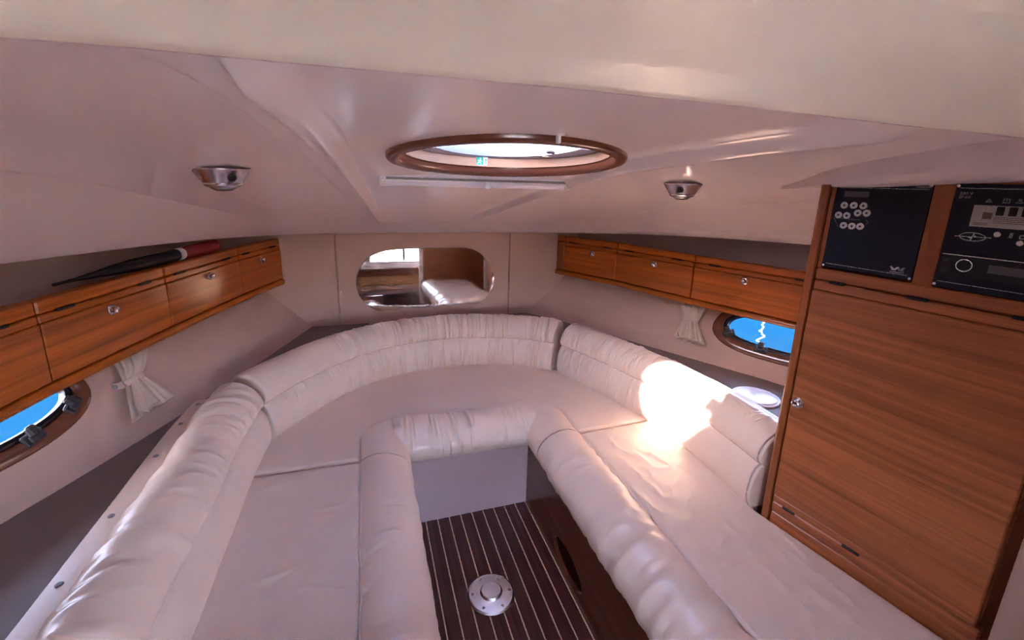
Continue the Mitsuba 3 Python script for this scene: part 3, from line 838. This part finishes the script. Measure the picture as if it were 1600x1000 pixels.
def latch(parent, lay, u, v, ang):
    p = lay([(u, v)], 0.006)[0]
    q = lay([(u + 0.01, v), (u, v + 0.01)], 0.006)
    tx, tz = q[0] - p, q[1] - p
    tx /= np.linalg.norm(tx)
    n = np.cross(tx, tz)
    n /= np.linalg.norm(n)
    if (np.array([CL, p[1], p[2]]) - p) @ n < 0:
        n = -n
    tz = np.cross(n, tx)
    if tz[2] < 0:
        tz, tx = -tz, -tx
    c, s = math.cos(ang), math.sin(ang)
    tx, tz = tx * c + tz * s, -tx * s + tz * c
    M = np.eye(4)
    M[:3, 0], M[:3, 1], M[:3, 2], M[:3, 3] = tx, tz, np.cross(tx, tz), p
    def put(m):
        m.apply_transform(M)
        return fix(m)
    h = 1 if np.cross(tx, tz) @ n > 0 else -1
    def bx(a, b, c_, d, e, f, r):
        return box(a, b, c_, d, min(h * e, h * f), max(h * e, h * f), r)
    l = part(parent, 'latch', put(bx(-0.026, 0.026, -0.018, 0.014, 0.0, 0.012, 0.004)), 'm_rubber', 30, 'black plastic latch')
    part(l, 'lever', put(cat_([bx(-0.012, 0.012, 0.000, 0.030, 0.010, 0.026, 0.005), bx(-0.017, 0.017, -0.012, 0.006, 0.011, 0.019, 0.003)])), 'm_rubber', 30)

kp, layp = porthole('port', 'oval porthole with a wooden ring at the left edge, under the left overhead lockers')
latch(kp, layp, 0.185, -0.050, 0.55)
latch(kp, layp, 0.068, -0.075, 0.15)
ks, lays = porthole('starboard', 'oval porthole with a wooden ring beside the tall locker, blue water behind it')
latch(ks, lays, 0.185, -0.048, 0.55)
latch(ks, lays, 0.040, -0.080, 0.10)

# ------------------------------------------------------------------ tied curtains
def curtain(side, y0, z0, flare, wtop, label, lean, hshift):
    k = thing('curtain', label, 'curtain')
    p, ty, tz, n = hull_frame(side, y0, z0)
    if side == 'starboard':
        ty = -ty
    def cloth(v0, v1, width, thick, shift, folds, seed, rows=40, m=220):
        r = np.random.default_rng(seed)
        ph = r.uniform(0, 6, 3)
        P = []
        for q in np.linspace(0, 1, rows):
            v = v0 + (v1 - v0) * q
            w, d = width(q), thick(q)
            th = np.arange(m) * 2 * np.pi / m
            amp = 0.22 + 0.50 * q
            f = amp * (np.sin(folds * th + ph[0] + 1.2 * np.sin(2 * th)) * 0.6 + 0.4 * np.sin((folds * 1.7 // 1) * th + ph[1]))
            hem = 0.008 * q * np.sin(folds * th + ph[2])
            x = (w * np.cos(th)) * (1 + 0.18 * f) + shift(q)
            h = d * (1.05 + np.sin(th) * (1 + 0.9 * f)) + 0.004
            P.append(p + np.outer(x, ty) + np.outer(v + hem, tz) + np.outer(h, n))
        return grid(np.array(P), close=True, cap=True)
    part(k, 'skirt', cloth(-0.004, -0.105, lambda q: 0.031 + flare * q ** 0.8, lambda q: 0.014 + 0.010 * q, lambda q: lean * q, 9, 3), 'm_curtain', 60)
    part(k, 'heading', cloth(0.004, 0.088, lambda q: 0.031 + wtop * q ** 0.7, lambda q: 0.012 + 0.008 * math.sin(3.1 * q), lambda q: hshift * q, 7, 5), 'm_curtain', 60)
    th = np.arange(40) * 2 * np.pi / 40
    rows = []
    for v, g in ((-0.012, 0.98), (-0.010, 1.06), (0.010, 1.06), (0.012, 0.98)):
        rows.append(p + np.outer(0.035 * g * np.cos(th), ty) + np.outer(v + 0.004 * np.cos(th), tz) + np.outer(0.014 * g * (1.05 + np.sin(th)) + 0.004, n))
    P = np.stack(rows + [rows[0]], 0)
    tb = part(k, 'tieback', fix(grid(P, close=True)), 'm_curtain', 50, 'strap gathering the curtain')
    return k, p, ty, tz, n

kc, p, ty, tz, n = curtain('port', 1.612, 0.796, 0.046, 0.030, 'cream curtain tied back with a snapped strap beside the left porthole', -0.026, 0.05)
s0 = p - ty * 0.058 + tz * 0.006
strap = np.array([p - ty * 0.028 + n * 0.016, p - ty * 0.044 + n * 0.010, s0 + n * 0.006])
part(kc, 'strap_end', fix(grid(np.stack([strap + tz * 0.012, strap + tz * 0.012 + n * 0.003, strap - tz * 0.010 + n * 0.003, strap - tz * 0.010], 1), close=True, cap=True)), 'm_curtain', 40)
part(kc, 'snap', snap_button(s0 + n * 0.009, n, 0.0075), 'm_grey', 40)
curtain('starboard', 1.730, 0.797, 0.038, 0.036, 'cream curtain tied in the middle beside the right porthole', 0.040, -0.020)

# press studs on the walls
def stud(p, axis, label):
    k = thing('press_stud', label, 'stud')
    add(k, snap_button(p, axis, 0.0055), 'm_satin', 40)
stud([-0.136, 2.520, 0.835], [0, -1, 0], 'small press stud on the bulkhead left of the mirror')
stud([0.797, 2.520, 0.853], [0, -1, 0], 'small press stud on the bulkhead right of the mirror')
p, _, _, n = hull_frame('starboard', 1.86, 0.700)
stud(p, n, 'small press stud on the right hull side below the curtain')

# ------------------------------------------------------------------ mirror on the bulkhead
mo = np.array([[-0.056, 0.889], [-0.046, 0.822], [-0.01, 0.764], [0.048, 0.721], [0.626, 0.735], [0.671, 0.768], [0.706, 0.818], [0.719, 0.876], [0.698, 0.947], [0.657, 1.01], [0.601, 1.049], [0.455, 1.064], [0.299, 1.067], [0.166, 1.063], [0.057, 1.045], [0.001, 1.012], [-0.032, 0.967]])
def smooth_outline(p, i0, i1):
    q = np.vstack([p[i1:], p[:i0 + 1]])           # the curved run; the bottom edge stays straight
    c, _ = spline(q, 90)
    return c
mout = smooth_outline(mo, 3, 4)
tilt = math.radians(2.2)
def mirror_piece(outline, y0, y1):
    P = []
    for x, z in outline:
        yy = (z - 0.72) * math.tan(tilt)
        P.append((x, yy, z))
    P = np.array(P)
    poly = Polygon(outline)
    m = trimesh.creation.extrude_polygon(poly, 1.0, engine='earcut')
    v = np.array(m.vertices)
    nv = np.column_stack([v[:, 0], np.where(v[:, 2] < 0.5, y0, y1) + (v[:, 1] - 0.72) * math.tan(tilt), v[:, 1]])
    return fix(trimesh.Trimesh(nv, m.faces))
k = thing('mirror', 'oval mirror with a flat bottom edge on the bow bulkhead', 'mirror')
part(k, 'glass', mirror_piece(mout, 2.496, 2.4995), 'm_mirror', False)
part(k, 'backing', mirror_piece(np.array(Polygon(mout).buffer(0.0015).exterior.coords)[:-1], 2.4998, 2.519), 'm_grey', False)

# ------------------------------------------------------------------ ceiling spot lamps
def spot(x, y, az, label, group):
    k = thing('ceiling_lamp', label, 'lamp', group)
    z = float(base_z(x, y) + rib_z(x, y)) + 0.004
    R0 = 0.064
    def put(m):
        m.apply_transform(np.diag([1, 1, -1, 1.0]))
        m.apply_translation([x, y, z])
        m.invert()
        return fix(m)
    part(k, 'bowl', put(lathe([(0, 0), (R0, 0), (R0 + .001, .004), (R0 - .002, .008), (.044, .036), (.040, .038), (0, .038)], 48)), 'm_chrome', 30, 'chrome bowl')
    part(k, 'trim_ring', put(lathe([(.030, .036), (.041, .036), (.042, .041), (.036, .046), (.031, .047), (.026, .051), (.022, .050), (.022, .036)], 48)), 'm_chrome', 30)
    part(k, 'lens', put(lathe([(0, .040), (.024, .040), (.024, .052), (.018, .0555), (0, .057)], 40)), 'm_display', 40, 'dark lens')
    rr, hh = 0.0535, 0.022
    c, s = math.cos(az), math.sin(az)
    part(k, 'switch', along(lathe([(0, -0.004), (.0105, -0.004), (.0105, .003), (.008, .0045), (0, .004)], 24), [x + rr * c, y + rr * s, z - hh], [c * 0.86, s * 0.86, -0.5]), 'm_black', 30, 'black round switch')
spot(-0.337, 1.338, -0.92, 'chrome spot lamp on the ceiling, left of the hatch', 'ceiling spot lamps')
spot(1.073, 1.354, -2.35, 'chrome spot lamp on the ceiling, right of the hatch', 'ceiling spot lamps')

# ------------------------------------------------------------------ hatch
h = thing('hatch', 'oval deck hatch with a wooden trim ring in the ceiling', 'hatch')
def ell_ring(prof, a=HA, b=HB, n=120, kx=1.0):
    """prof: (inset, height relative to the ceiling)"""
    t = np.arange(n) * 2 * np.pi / n
    rows = []
    for ins, dz in prof:
        x, y = HX + (a - ins * kx) * np.cos(t), HY + (b - ins) * np.sin(t)
        xo, yo = HX + a * np.cos(t), HY + b * np.sin(t)
        rows.append(np.column_stack([x, y, hz(x, y) + dz]))
    P = np.stack(rows, 1)
    P = np.concatenate([P, P[:1]])
    m = grid(P, close=True)
    m.merge_vertices()
    return fix(m)
gz = (float(base_z(HX, HY + 0.2)) - float(base_z(HX, HY - 0.2))) / 0.4
def hz(x, y):
    return 0.55 * (float(base_z(HX, HY)) - 0.003 + gz * (y - HY) - 0.02 * (x - HX) ** 2) + 0.45 * base_z(x, y)
part(h, 'trim_ring', ell_ring([(0, 0.006), (0.0, -0.010), (0.004, -0.016), (0.012, -0.019), (0.028, -0.018), (0.036, -0.012), (0.040, -0.004), (0.042, 0.012), (0.02, 0.012)]), 'm_wood_ring', 40, 'varnished wooden trim ring')
part(h, 'lining', ell_ring([(0.043, 0.004), (0.043, 0.030), (0.048, 0.030), (0.048, 0.004)]), 'm_lining', 40, 'pale wooden lining of the opening')
fr = part(h, 'frame', ell_ring([(0.030, 0.031), (0.044, 0.031), (0.057, 0.035), (0.060, 0.062), (0.055, 0.074), (0.030, 0.076)], kx=1.85), 'm_lid_frame', 40, 'lilac grey lid frame')
tt = np.arange(80) * 2 * np.pi / 80
gx, gy = HX + (HA - 0.109) * np.cos(tt), HY + (HB - 0.060) * np.sin(tt)
gp = np.vstack([np.column_stack([gx, gy, hz(gx, gy) + 0.066]), [[HX, HY, float(hz(HX, HY)) + 0.066]]])
i = np.arange(80)
part(h, 'pane', trimesh.Trimesh(gp, np.stack([i, (i + 1) % 80, i * 0 + 80], 1), process=False), 'm_smoked', False, 'smoked pane of the lid')
def in_hatch(ang, inset, dz):
    x, y = HX + (HA - inset) * math.cos(ang), HY + (HB - inset) * math.sin(ang)
    return np.array([x, y, float(hz(x, y)) + dz])
def dog(ang, sw, reach=0.055):
    p = in_hatch(ang, 0.056, 0.047)
    d = np.array([math.cos(ang + sw), math.sin(ang + sw), 0])
    F = Frame(p[:2], -d[:2])
    m = cat_([F.box(-0.012, 0.014, p[2] - 0.006, p[2] + 0.006, -0.012, 0.012, 0.003), F.box(0.0, reach, p[2] - 0.008, p[2] + 0.000, -0.006, 0.006, 0.003)])
    part(h, 'latch', m, 'm_black', 30, 'black lever latch')
dog(2.50, 0.9)
dog(0.74, -0.4)
# central lock on the near edge of the lid and its stay, above the pane
zl = float(hz(0.40, 1.03)) + 0.072
part(h, 'lock', cat_([box(0.345, 0.415, 0.985, 1.072, zl, zl + 0.018, 0.005), box(0.425, 0.460, 0.985, 1.040, zl, zl + 0.016, 0.005), box(0.445, 0.520, 1.025, 1.055, zl, zl + 0.014, 0.005)]), 'm_black', 30, 'black lock block on the lid')
s0, s1 = np.array([0.379, 1.352, zl - 0.045]), np.array([0.470, 1.296, zl - 0.035])
part(h, 'stay', tube(np.linspace(s0, s1, 6), 0.005, 10), 'm_satin', 40, 'thin lid stay')
# hinge block at the front of the opening
p = in_hatch(0.95, 0.050, 0.040)
part(h, 'hinge', box(p[0] - 0.016, p[0] + 0.016, p[1] - 0.022, p[1] + 0.002, p[2] - 0.006, p[2] + 0.026, 0.003), 'm_satin', 30, 'aluminium hinge block')
# escape sign on the lining: white plates with a green running figure and an arrow
ang = math.radians(96)
pc = in_hatch(ang, 0.0445, 0.021)
nrm = np.array([-math.cos(ang) / (HA - .044), -math.sin(ang) / (HB - .044), 0])
nrm /= np.linalg.norm(nrm)
SFm = Frame(pc[:2] + nrm[:2] * 0.0035, np.cross([0, 0, 1.0], nrm)[:2])
if SFm.n @ nrm < 0:
    SFm = Frame(pc[:2] + nrm[:2] * 0.0035, -np.cross([0, 0, 1.0], nrm)[:2])
z0 = pc[2]
sg = part(h, 'escape_sign', SFm.box(-0.020, 0.020, z0 - 0.013, z0 + 0.013, -0.004, 0.0004), 'm_white', 30, 'small escape sign with a running figure and an arrow')
part(sg, 'green_field', SFm.box(-0.0185, 0.004, z0 - 0.0115, z0 + 0.0115, 0.0004, 0.0009), 'm_green', False)
fig = [SFm.box(-0.0075, -0.0035, z0 + 0.005, z0 + 0.009, 0.0009, 0.0014)]
for (a0, b0, a1, b1, w) in ((-0.007, 0.004, -0.010, -0.003, 0.003), (-0.010, -0.003, -0.004, -0.006, 0.0022), (-0.004, -0.006, -0.006, -0.010, 0.002), (-0.010, -0.003, -0.016, -0.008, 0.0022), (-0.007, 0.003, -0.001, -0.001, 0.0018), (-0.008, 0.003, -0.014, 0.002, 0.0018)):
    L = math.hypot(a1 - a0, b1 - b0)
    m = box(0, L, -w / 2, w / 2, 0.0009, 0.0014)
    m.apply_transform(trimesh.transformations.rotation_matrix(math.atan2(b1 - b0, a1 - a0), [0, 0, 1]))
    m.apply_translation([a0, z0 + b0, 0])
    fig.append(SFm(m))
part(sg, 'figure', cat_(fig), 'm_white', False)
arr = Polygon([(0.0105, -0.009), (0.0135, -0.009), (0.0135, 0.003), (0.0165, 0.003), (0.012, 0.009), (0.0075, 0.003), (0.0105, 0.003)])
m = extrude(arr, 0.0005, 0.0004)
m.apply_translation([0, z0, 0])
part(sg, 'arrow', SFm(m), 'm_green', False)
# small clip at the after edge of the ring
k = thing('hook', 'tiny white hook on the ceiling at the near edge of the hatch ring', 'hook')
zc = float(base_z(0.418, 0.955))
add(k, cat_([box(0.408, 0.426, 0.944, 0.952, zc - 0.004, zc + 0.002, 0.001), box(0.413, 0.421, 0.952, 0.966, zc - 0.020, zc, 0.002)]), 'm_white', 30)

# ------------------------------------------------------------------ strip light under the hatch
k = thing('strip_light', 'long thin strip light on the ceiling in front of the hatch', 'light')
F = Frame((0.052, 1.560), (1, -0.030))
zc = float(base_z(0.39, 1.56)) - 0.009
def strip_cross(a, b, pts, z):
    P = np.stack([np.array([F.pt(u, z + dz, n_) for n_, dz in pts]) for u in np.linspace(a, b, 12)])
    return grid(P, close=True, cap=True)
sl = 0.668
part(k, 'body', strip_cross(0.0, sl, [(-0.028, 0.010), (0.026, 0.015), (0.026, -0.002), (0.022, -0.006), (-0.024, -0.006), (-0.028, -0.002)], zc), 'm_diffuser', 30)
dia = [(0.020 * math.cos(t), -0.0065 - 0.020 * math.sin(t)) for t in np.linspace(0, math.pi, 14)]
part(k, 'diffuser', strip_cross(0.022, sl - 0.022, dia, zc), 'm_diffuser', 50, 'half-round lilac diffuser')
part(k, 'slot', F(box(0.022, sl - 0.022, zc - 0.0050, zc + 0.0030, 0.0255, 0.0266)), 'm_grey', False, 'grey slot above the diffuser')
for a, b in ((0.0, 0.0215), (sl - 0.0215, sl)):
    part(k, 'end_cap', strip_cross(a, b, [(-0.027, 0.0)] + [(0.025 * math.cos(t), -0.006 - 0.022 * math.sin(t)) for t in np.linspace(0, math.pi, 12)], zc), 'm_white', 40)
part(k, 'clip', F(box(0.348, 0.366, zc - 0.029, zc - 0.002, 0.012, 0.0245, 0.002)), 'm_white', 30)
for u in (0.012, sl - 0.012):
    part(k, 'screw', along(lathe([(0, 0), (.004, 0), (.0035, .0015), (0, .002)], 12), F.pt(u, zc - 0.008, 0.024), F.n), 'm_satin', 40)

# ------------------------------------------------------------------ tall locker
A11 = math.radians(11)
LF = Frame((1.156, 0.903), (math.sin(A11), -math.cos(A11)))
tl = thing('tall_locker', 'tall brown wooden locker with a large plain door at the right', 'locker')
part(tl, 'carcass', cat_([LF.box(0.030, 0.488, 0.05, 1.452, -0.30, -0.0205), ]), 'm_wood_big', 30)
part(tl, 'side', LF.box(0.004, 0.029, 0.05, 1.455, -0.60, -0.012, 0.003), 'm_wood_big', 30)
pp = [(0.0, -0.012)] + [(0.012 - 0.012 * math.cos(t), -0.002 + 0.012 * math.sin(t)) for t in np.linspace(0, math.pi / 2, 6)] + [(0.0235, 0.010), (0.0255, 0.006), (0.0255, -0.012)]
P = np.stack([np.array([LF.pt(u, z, n_) for u, n_ in pp]) for z in np.linspace(0.30, 1.462, 20)])
part(tl, 'post', grid(P, close=True, cap=True), 'm_wood_post', 40, 'rounded corner post')
for q in ((0.0275, 0.0385, 1.244, 1.466), (0.233, 0.2700, 1.244, 1.488), (0.2705, 0.60, 1.4700, 1.500)):
    part(tl, 'frame_strip', LF.box(*q, -0.02, 0.004, 0.001), 'm_wood_post', 30)
part(tl, 'rail', LF.box(0.0275, 0.497, 1.2135, 1.2440, -0.02, 0.007, 0.004), 'm_wood_big', 30, 'rail above the door')
d = part(tl, 'door', cat_([LF.box(0.0285, 0.486, 0.540, 1.1845, -0.02, 0.010, 0.003), LF.box(0.0285, 0.486, 1.1855, 1.2110, -0.02, 0.0075, 0.003), LF.box(0.0285, 0.486, 0.5165, 0.5390, -0.02, 0.0075, 0.003)]), 'm_wood_big', 30, 'large door with horizontal grain')
part(d, 'knob', along(KNOB, LF.pt(0.049, 0.855, 0.010), LF.n), 'm_chrome', 40, 'chrome push knob')
for u0, u1, z in ((0.066, 0.101, 1.2120), (0.232, 0.270, 1.2120), (0.404, 0.44, 1.2120), (0.060, 0.094, 0.514), (0.222, 0.262, 0.514)):
    part(tl, 'hinge', LF.box(u0, u1, z - 0.0035, z + 0.0035, -0.005, 0.0098, 0.001), 'm_black', 30, 'dark hinge in the groove')
part(tl, 'base_rail', cat_([LF.box(0.0275, 0.497, 0.482, 0.5145, -0.02, 0.006, 0.004), LF.box(0.0275, 0.497, 0.20, 0.480, -0.02, 0.004, 0.004)]), 'm_wood_big', 30, 'rails under the door')

# next unit aft: rounded post at the photo's lower right
k = thing('corner_post', 'pale rounded wooden post at the lower right edge, beyond a dark gap', 'post')
pp = [(0.5 + 0.045 + 0.034 * math.cos(t), 0.024 + 0.030 * math.sin(t)) for t in np.linspace(0, math.pi, 16)] + [(0.511, -0.02), (0.579, -0.02)]
P = np.stack([np.array([LF.pt(u, z, n_) for u, n_ in pp]) for z in np.linspace(0.20, 1.20, 16)])
add(k, grid(P, close=True, cap=True), 'm_post_pale', 50)

# control panel
cpn = thing('control_panel', 'dark control panel with a small display and round buttons, left of the two', 'control panel')
def on_face(m, u, z, n_=0.0):
    q = m.copy()
    q.apply_translation([u, z, n_])
    return LF(q)
part(cpn, 'faceplate', LF.box(0.0395, 0.232, 1.250, 1.4695, -0.02, 0.0055, 0.001), 'm_panel_black', 30)
NF = 0.0056
part(cpn, 'display', LF.box(0.060, 0.1135, 1.4335, 1.4475, NF - 0.001, NF + 0.0012, 0.0005), 'm_display', 30, 'blank grey display')
BTN = lathe([(0, 0), (.0082, 0), (.0085, .0014), (.0070, .0024), (.0030, .0024), (.0026, .0016), (0, .0016)], 22)
DOT = lathe([(0, 0), (.0026, 0), (.0024, .0010), (0, .0011)], 12)
for u, z in ((0.065, 1.412), (0.086, 1.413), (0.107, 1.413), (0.056, 1.387), (0.075, 1.387), (0.098, 1.395), (0.117, 1.396), (0.072, 1.362), (0.091, 1.362), (0.109, 1.363)):
    b_ = part(cpn, 'button', on_face(BTN, u, z, NF), 'm_print', 40, None)
    part(b_, 'centre', on_face(DOT, u, z, NF + 0.0014), 'm_black', 40)
for u0, u1, z0_, z1_ in ((0.047, 0.226, 1.4555, 1.4563), (0.047, 0.222, 1.2600, 1.2608)):
    part(cpn, 'line', LF.box(u0, u1, z0_, z1_, NF - 0.001, NF + 0.0003), 'm_print', False)
def seg(u0, z0_, u1, z1_, w, n0=NF, t=0.0004):
    L = math.hypot(u1 - u0, z1_ - z0_)
    m = box(0, L, -w / 2, w / 2, 0, t)
    m.apply_transform(trimesh.transformations.rotation_matrix(math.atan2(z1_ - z0_, u1 - u0), [0, 0, 1]))
    return on_face(m, u0, z0_, n0)
hexa = [(0.048, 1.382), (0.060, 1.366), (0.112, 1.372), (0.124, 1.377), (0.112, 1.355)]
part(cpn, 'outline', cat_([seg(0.046, 1.379, 0.060, 1.358, 0.0007), seg(0.046, 1.379, 0.106, 1.378, 0.0007), seg(0.124, 1.374, 0.112, 1.355, 0.0007), seg(0.124, 1.374, 0.118, 1.380, 0.0007)]), 'm_print_dim', False)
part(cpn, 'lettering', on_face(meshkit.text_mesh('Panel 300', 0.0042, 0.0004), 0.2015, 1.4595, NF), 'm_print', False)
part(cpn, 'logo', cat_([seg(0.188, 1.277, 0.196, 1.269, 0.004), seg(0.196, 1.269, 0.204, 1.277, 0.004), seg(0.190, 1.270, 0.200, 1.270, 0.003), seg(0.188, 1.2645, 0.215, 1.2645, 0.0012)]), 'm_print', False)
part(cpn, 'logo', cat_([seg(0.204, 1.270, 0.215, 1.277, 0.0018), seg(0.203, 1.273, 0.215, 1.273, 0.0012), seg(0.204, 1.269, 0.215, 1.269, 0.0012), seg(0.209, 1.268, 0.215, 1.275, 0.0012)]), 'm_print_dim', False)
SCR = lathe([(0, 0), (.0032, 0), (.0030, .0012), (.0012, .0016), (0, .0012)], 14)
for u, z in ((0.0430, 1.4655), (0.2285, 1.4655), (0.0430, 1.2545), (0.2285, 1.2545)):
    part(cpn, 'screw', on_face(SCR, u, z, NF), 'm_satin', 40)

# breaker panel
bp = thing('breaker_panel', 'black panel with circuit breakers, an oval emblem and icons at the right edge', 'control panel')
part(bp, 'faceplate', LF.box(0.2705, 0.60, 1.2465, 1.4695, -0.02, 0.0055, 0.001), 'm_panel_black', 30)
part(bp, 'plate', LF.box(0.305, 0.420, 1.3835, 1.4275, NF - 0.001, NF + 0.0008), 'm_plate', 30, 'grey plate round the breakers')
for u in (0.346, 0.364, 0.382, 0.400):
    b_ = part(bp, 'breaker', LF.box(u - 0.0055, u + 0.0055, 1.4085, 1.4262, NF, NF + 0.005, 0.001), 'm_black', 30)
    part(b_, 'toggle', LF.box(u - 0.0035, u + 0.0035, 1.415, 1.422, NF + 0.0045, NF + 0.011, 0.001), 'm_black', 30)
part(bp, 'marking', LF.box(0.3215, 0.3355, 1.4000, 1.4135, NF, NF + 0.0012), 'm_brown_print', False)
part(bp, 'marking', cat_([seg(0.310, 1.391 - 0.0005 * i, 0.332, 1.3915 - 0.0005 * i, 0.0012, NF + 0.0008) for i in (0, 6)] + [seg(0.338, 1.4045 - 0.0035 * i, 0.400, 1.4045 - 0.0035 * i, 0.0011, NF + 0.0008) for i in range(4)]), 'm_brown_print', False)
t = np.linspace(0, 2 * np.pi, 49)[:-1]
def ell(u, z, a, b, w, n_=NF):
    o = Polygon(np.column_stack([a * np.cos(t), b * np.sin(t)])).difference(Polygon(np.column_stack([(a - w) * np.cos(t), (b - w) * np.sin(t)])))
    return on_face(extrude(o, 0.0004), u, z, n_)
part(bp, 'emblem', cat_([ell(0.3145, 1.362, 0.0205, 0.0090, 0.0010), seg(0.286, 1.361, 0.310, 1.3615, 0.0010), seg(0.3185, 1.362, 0.343, 1.363, 0.0010), seg(0.3125, 1.354, 0.3165, 1.370, 0.0016), seg(0.309, 1.3605, 0.313, 1.3605, 0.003), seg(0.3165, 1.3628, 0.320, 1.3628, 0.003)]), 'm_print', False)
part(bp, 'lettering', on_face(meshkit.text_mesh('230 V', 0.0052, 0.0004, True), 0.2775, 1.4475, NF), 'm_print_dim', False)
part(bp, 'lettering', on_face(meshkit.text_mesh('IP 40', 0.0052, 0.0004, True), 0.2770, 1.4400, NF), 'm_print_dim', False)
def disc(u, z, r):
    return on_face(extrude(Point(0, 0).buffer(r, 12), 0.0006), u, z, NF)
part(bp, 'icon', cat_([seg(0.3205, 1.434, 0.3295, 1.434, 0.0008), seg(0.3205, 1.434, 0.325, 1.4405, 0.0008), seg(0.3295, 1.434, 0.325, 1.4405, 0.0008), seg(0.3235, 1.436, 0.3265, 1.436, 0.0014)]), 'm_print_dim', False)
part(bp, 'icon', cat_([seg(0.345, 1.434, 0.3555, 1.434, 0.0009), seg(0.346, 1.434, 0.346, 1.4415, 0.0009), seg(0.3545, 1.434, 0.3545, 1.4415, 0.0009), seg(0.346, 1.4415, 0.3545, 1.4415, 0.0009), seg(0.3503, 1.4365, 0.3503, 1.4395, 0.0009)]), 'm_print_dim', False)
part(bp, 'icon', cat_([seg(0.3640, 1.4345, 0.3740, 1.4345, 0.0009), seg(0.3640, 1.4345, 0.369, 1.439, 0.0009), seg(0.3740, 1.4345, 0.369, 1.439, 0.0009), ell(0.369, 1.4405, 0.0025, 0.0022, 0.0008)]), 'm_print_dim', False)
part(bp, 'icon', disc(0.350, 1.371, 0.0052), 'm_print', False)
part(bp, 'icon', cat_([seg(0.3655, 1.3665, 0.3725, 1.3665, 0.0010), seg(0.3680, 1.367, 0.3690, 1.3765, 0.0022), seg(0.3710, 1.367, 0.3715, 1.3765, 0.0018)]), 'm_print_dim', False)
part(bp, 'icon', cat_([seg(0.382, 1.3665, 0.391, 1.3665, 0.0010), seg(0.382, 1.3725, 0.391, 1.3725, 0.0010), seg(0.382, 1.3665, 0.382, 1.3725, 0.0010), seg(0.391, 1.3665, 0.391, 1.3725, 0.0010)]), 'm_print', False)
part(bp, 'icon', disc(0.3845, 1.3575, 0.0050), 'm_print', False)
for z in (1.4605, 1.2600):
    part(bp, 'line', LF.box(0.276, 0.59, z, z + 0.0008, NF - 0.001, NF + 0.0003), 'm_print', False)
for u, z in ((0.2735, 1.4655), (0.2735, 1.2530)):
    part(bp, 'screw', on_face(SCR, u, z, NF), 'm_satin', 40)
ra = thing('radio', 'black radio with a silver ringed knob, set into the breaker panel', 'radio')
part(ra, 'body', LF.box(0.276, 0.46, 1.275, 1.3205, NF + 0.0002, NF + 0.0055, 0.0015), 'm_black', 30)
part(ra, 'trim_line', LF.box(0.276, 0.46, 1.3207, 1.3222, NF + 0.0002, NF + 0.006), 'm_print', 30, 'thin silver line along the top')
part(ra, 'knob', on_face(lathe([(0, 0), (.0118, 0), (.0118, .006), (.0095, .008), (0, .008)], 32), 0.3165, 1.302, NF + 0.0055), 'm_black', 40)
part(ra, 'knob_ring', on_face(lathe([(.0118, 0), (.0140, 0), (.0140, .0045), (.0132, .006), (.0118, .006)], 36), 0.3165, 1.302, NF + 0.0056), 'm_satin', 40, 'silver ring')
part(ra, 'window', LF.box(0.352, 0.44, 1.292, 1.309, NF + 0.0050, NF + 0.0062, 0.0004), 'm_display', 30, 'dark display window')
for z in (1.309, 1.286):
    part(ra, 'button', LF.box(0.279, 0.291, z - 0.004, z + 0.004, NF + 0.0050, NF + 0.0072, 0.0008), 'm_rubber', 30)

# table socket on the floor
k = thing('table_base', 'round grey table socket screwed to the floor', 'table base')
part(k, 'plate', along(lathe([(0, 0), (.082, 0), (.084, .003), (.078, .008), (.040, .013), (.034, .020), (0, .020)], 48), [0.372, 1.255, 0.0005], [0, 0, 1]), 'm_satin', 30)
for i in range(6):
    a_ = i * math.pi / 3 + 0.9
    part(k, 'screw', along(lathe([(0, 0), (.005, 0), (.0045, .0025), (0, .003)], 12), [0.372 + 0.066 * math.cos(a_), 1.255 + 0.066 * math.sin(a_), 0.0095], [0, 0, 1]), 'm_chrome', 40)

# ------------------------------------------------------------------ outside
REFL_A, REFL_B = (3.95, 3.45), (4.95, 4.33)
k = thing('reflection_line', 'wavy white line modelled in place of a reflection on the blue water behind the right porthole', 'rope')  # white tube modelled in place of a reflection on the water
t_ = np.linspace(0, 1, 60)
rx = REFL_A[0] + (REFL_B[0] - REFL_A[0]) * t_ + 0.022 * np.sin(17 * t_) + 0.012 * np.sin(61 * t_ + 1)
ry = REFL_A[1] + (REFL_B[1] - REFL_A[1]) * t_ + 0.022 * np.cos(23 * t_)
add(k, tube(np.column_stack([rx, ry, np.full(60, -0.245)]), 0.0075, 8), 'm_white', True)
k = tag('sea', 'bright blue water outside the portholes', 'water', None, 'structure')
scene['sea'] = {'type': 'rectangle', 'to_world': T().translate([0, 0, -0.25]).scale([300, 300, 1]), 'bsdf': {'type': 'ref', 'id': 'm_sea'}}
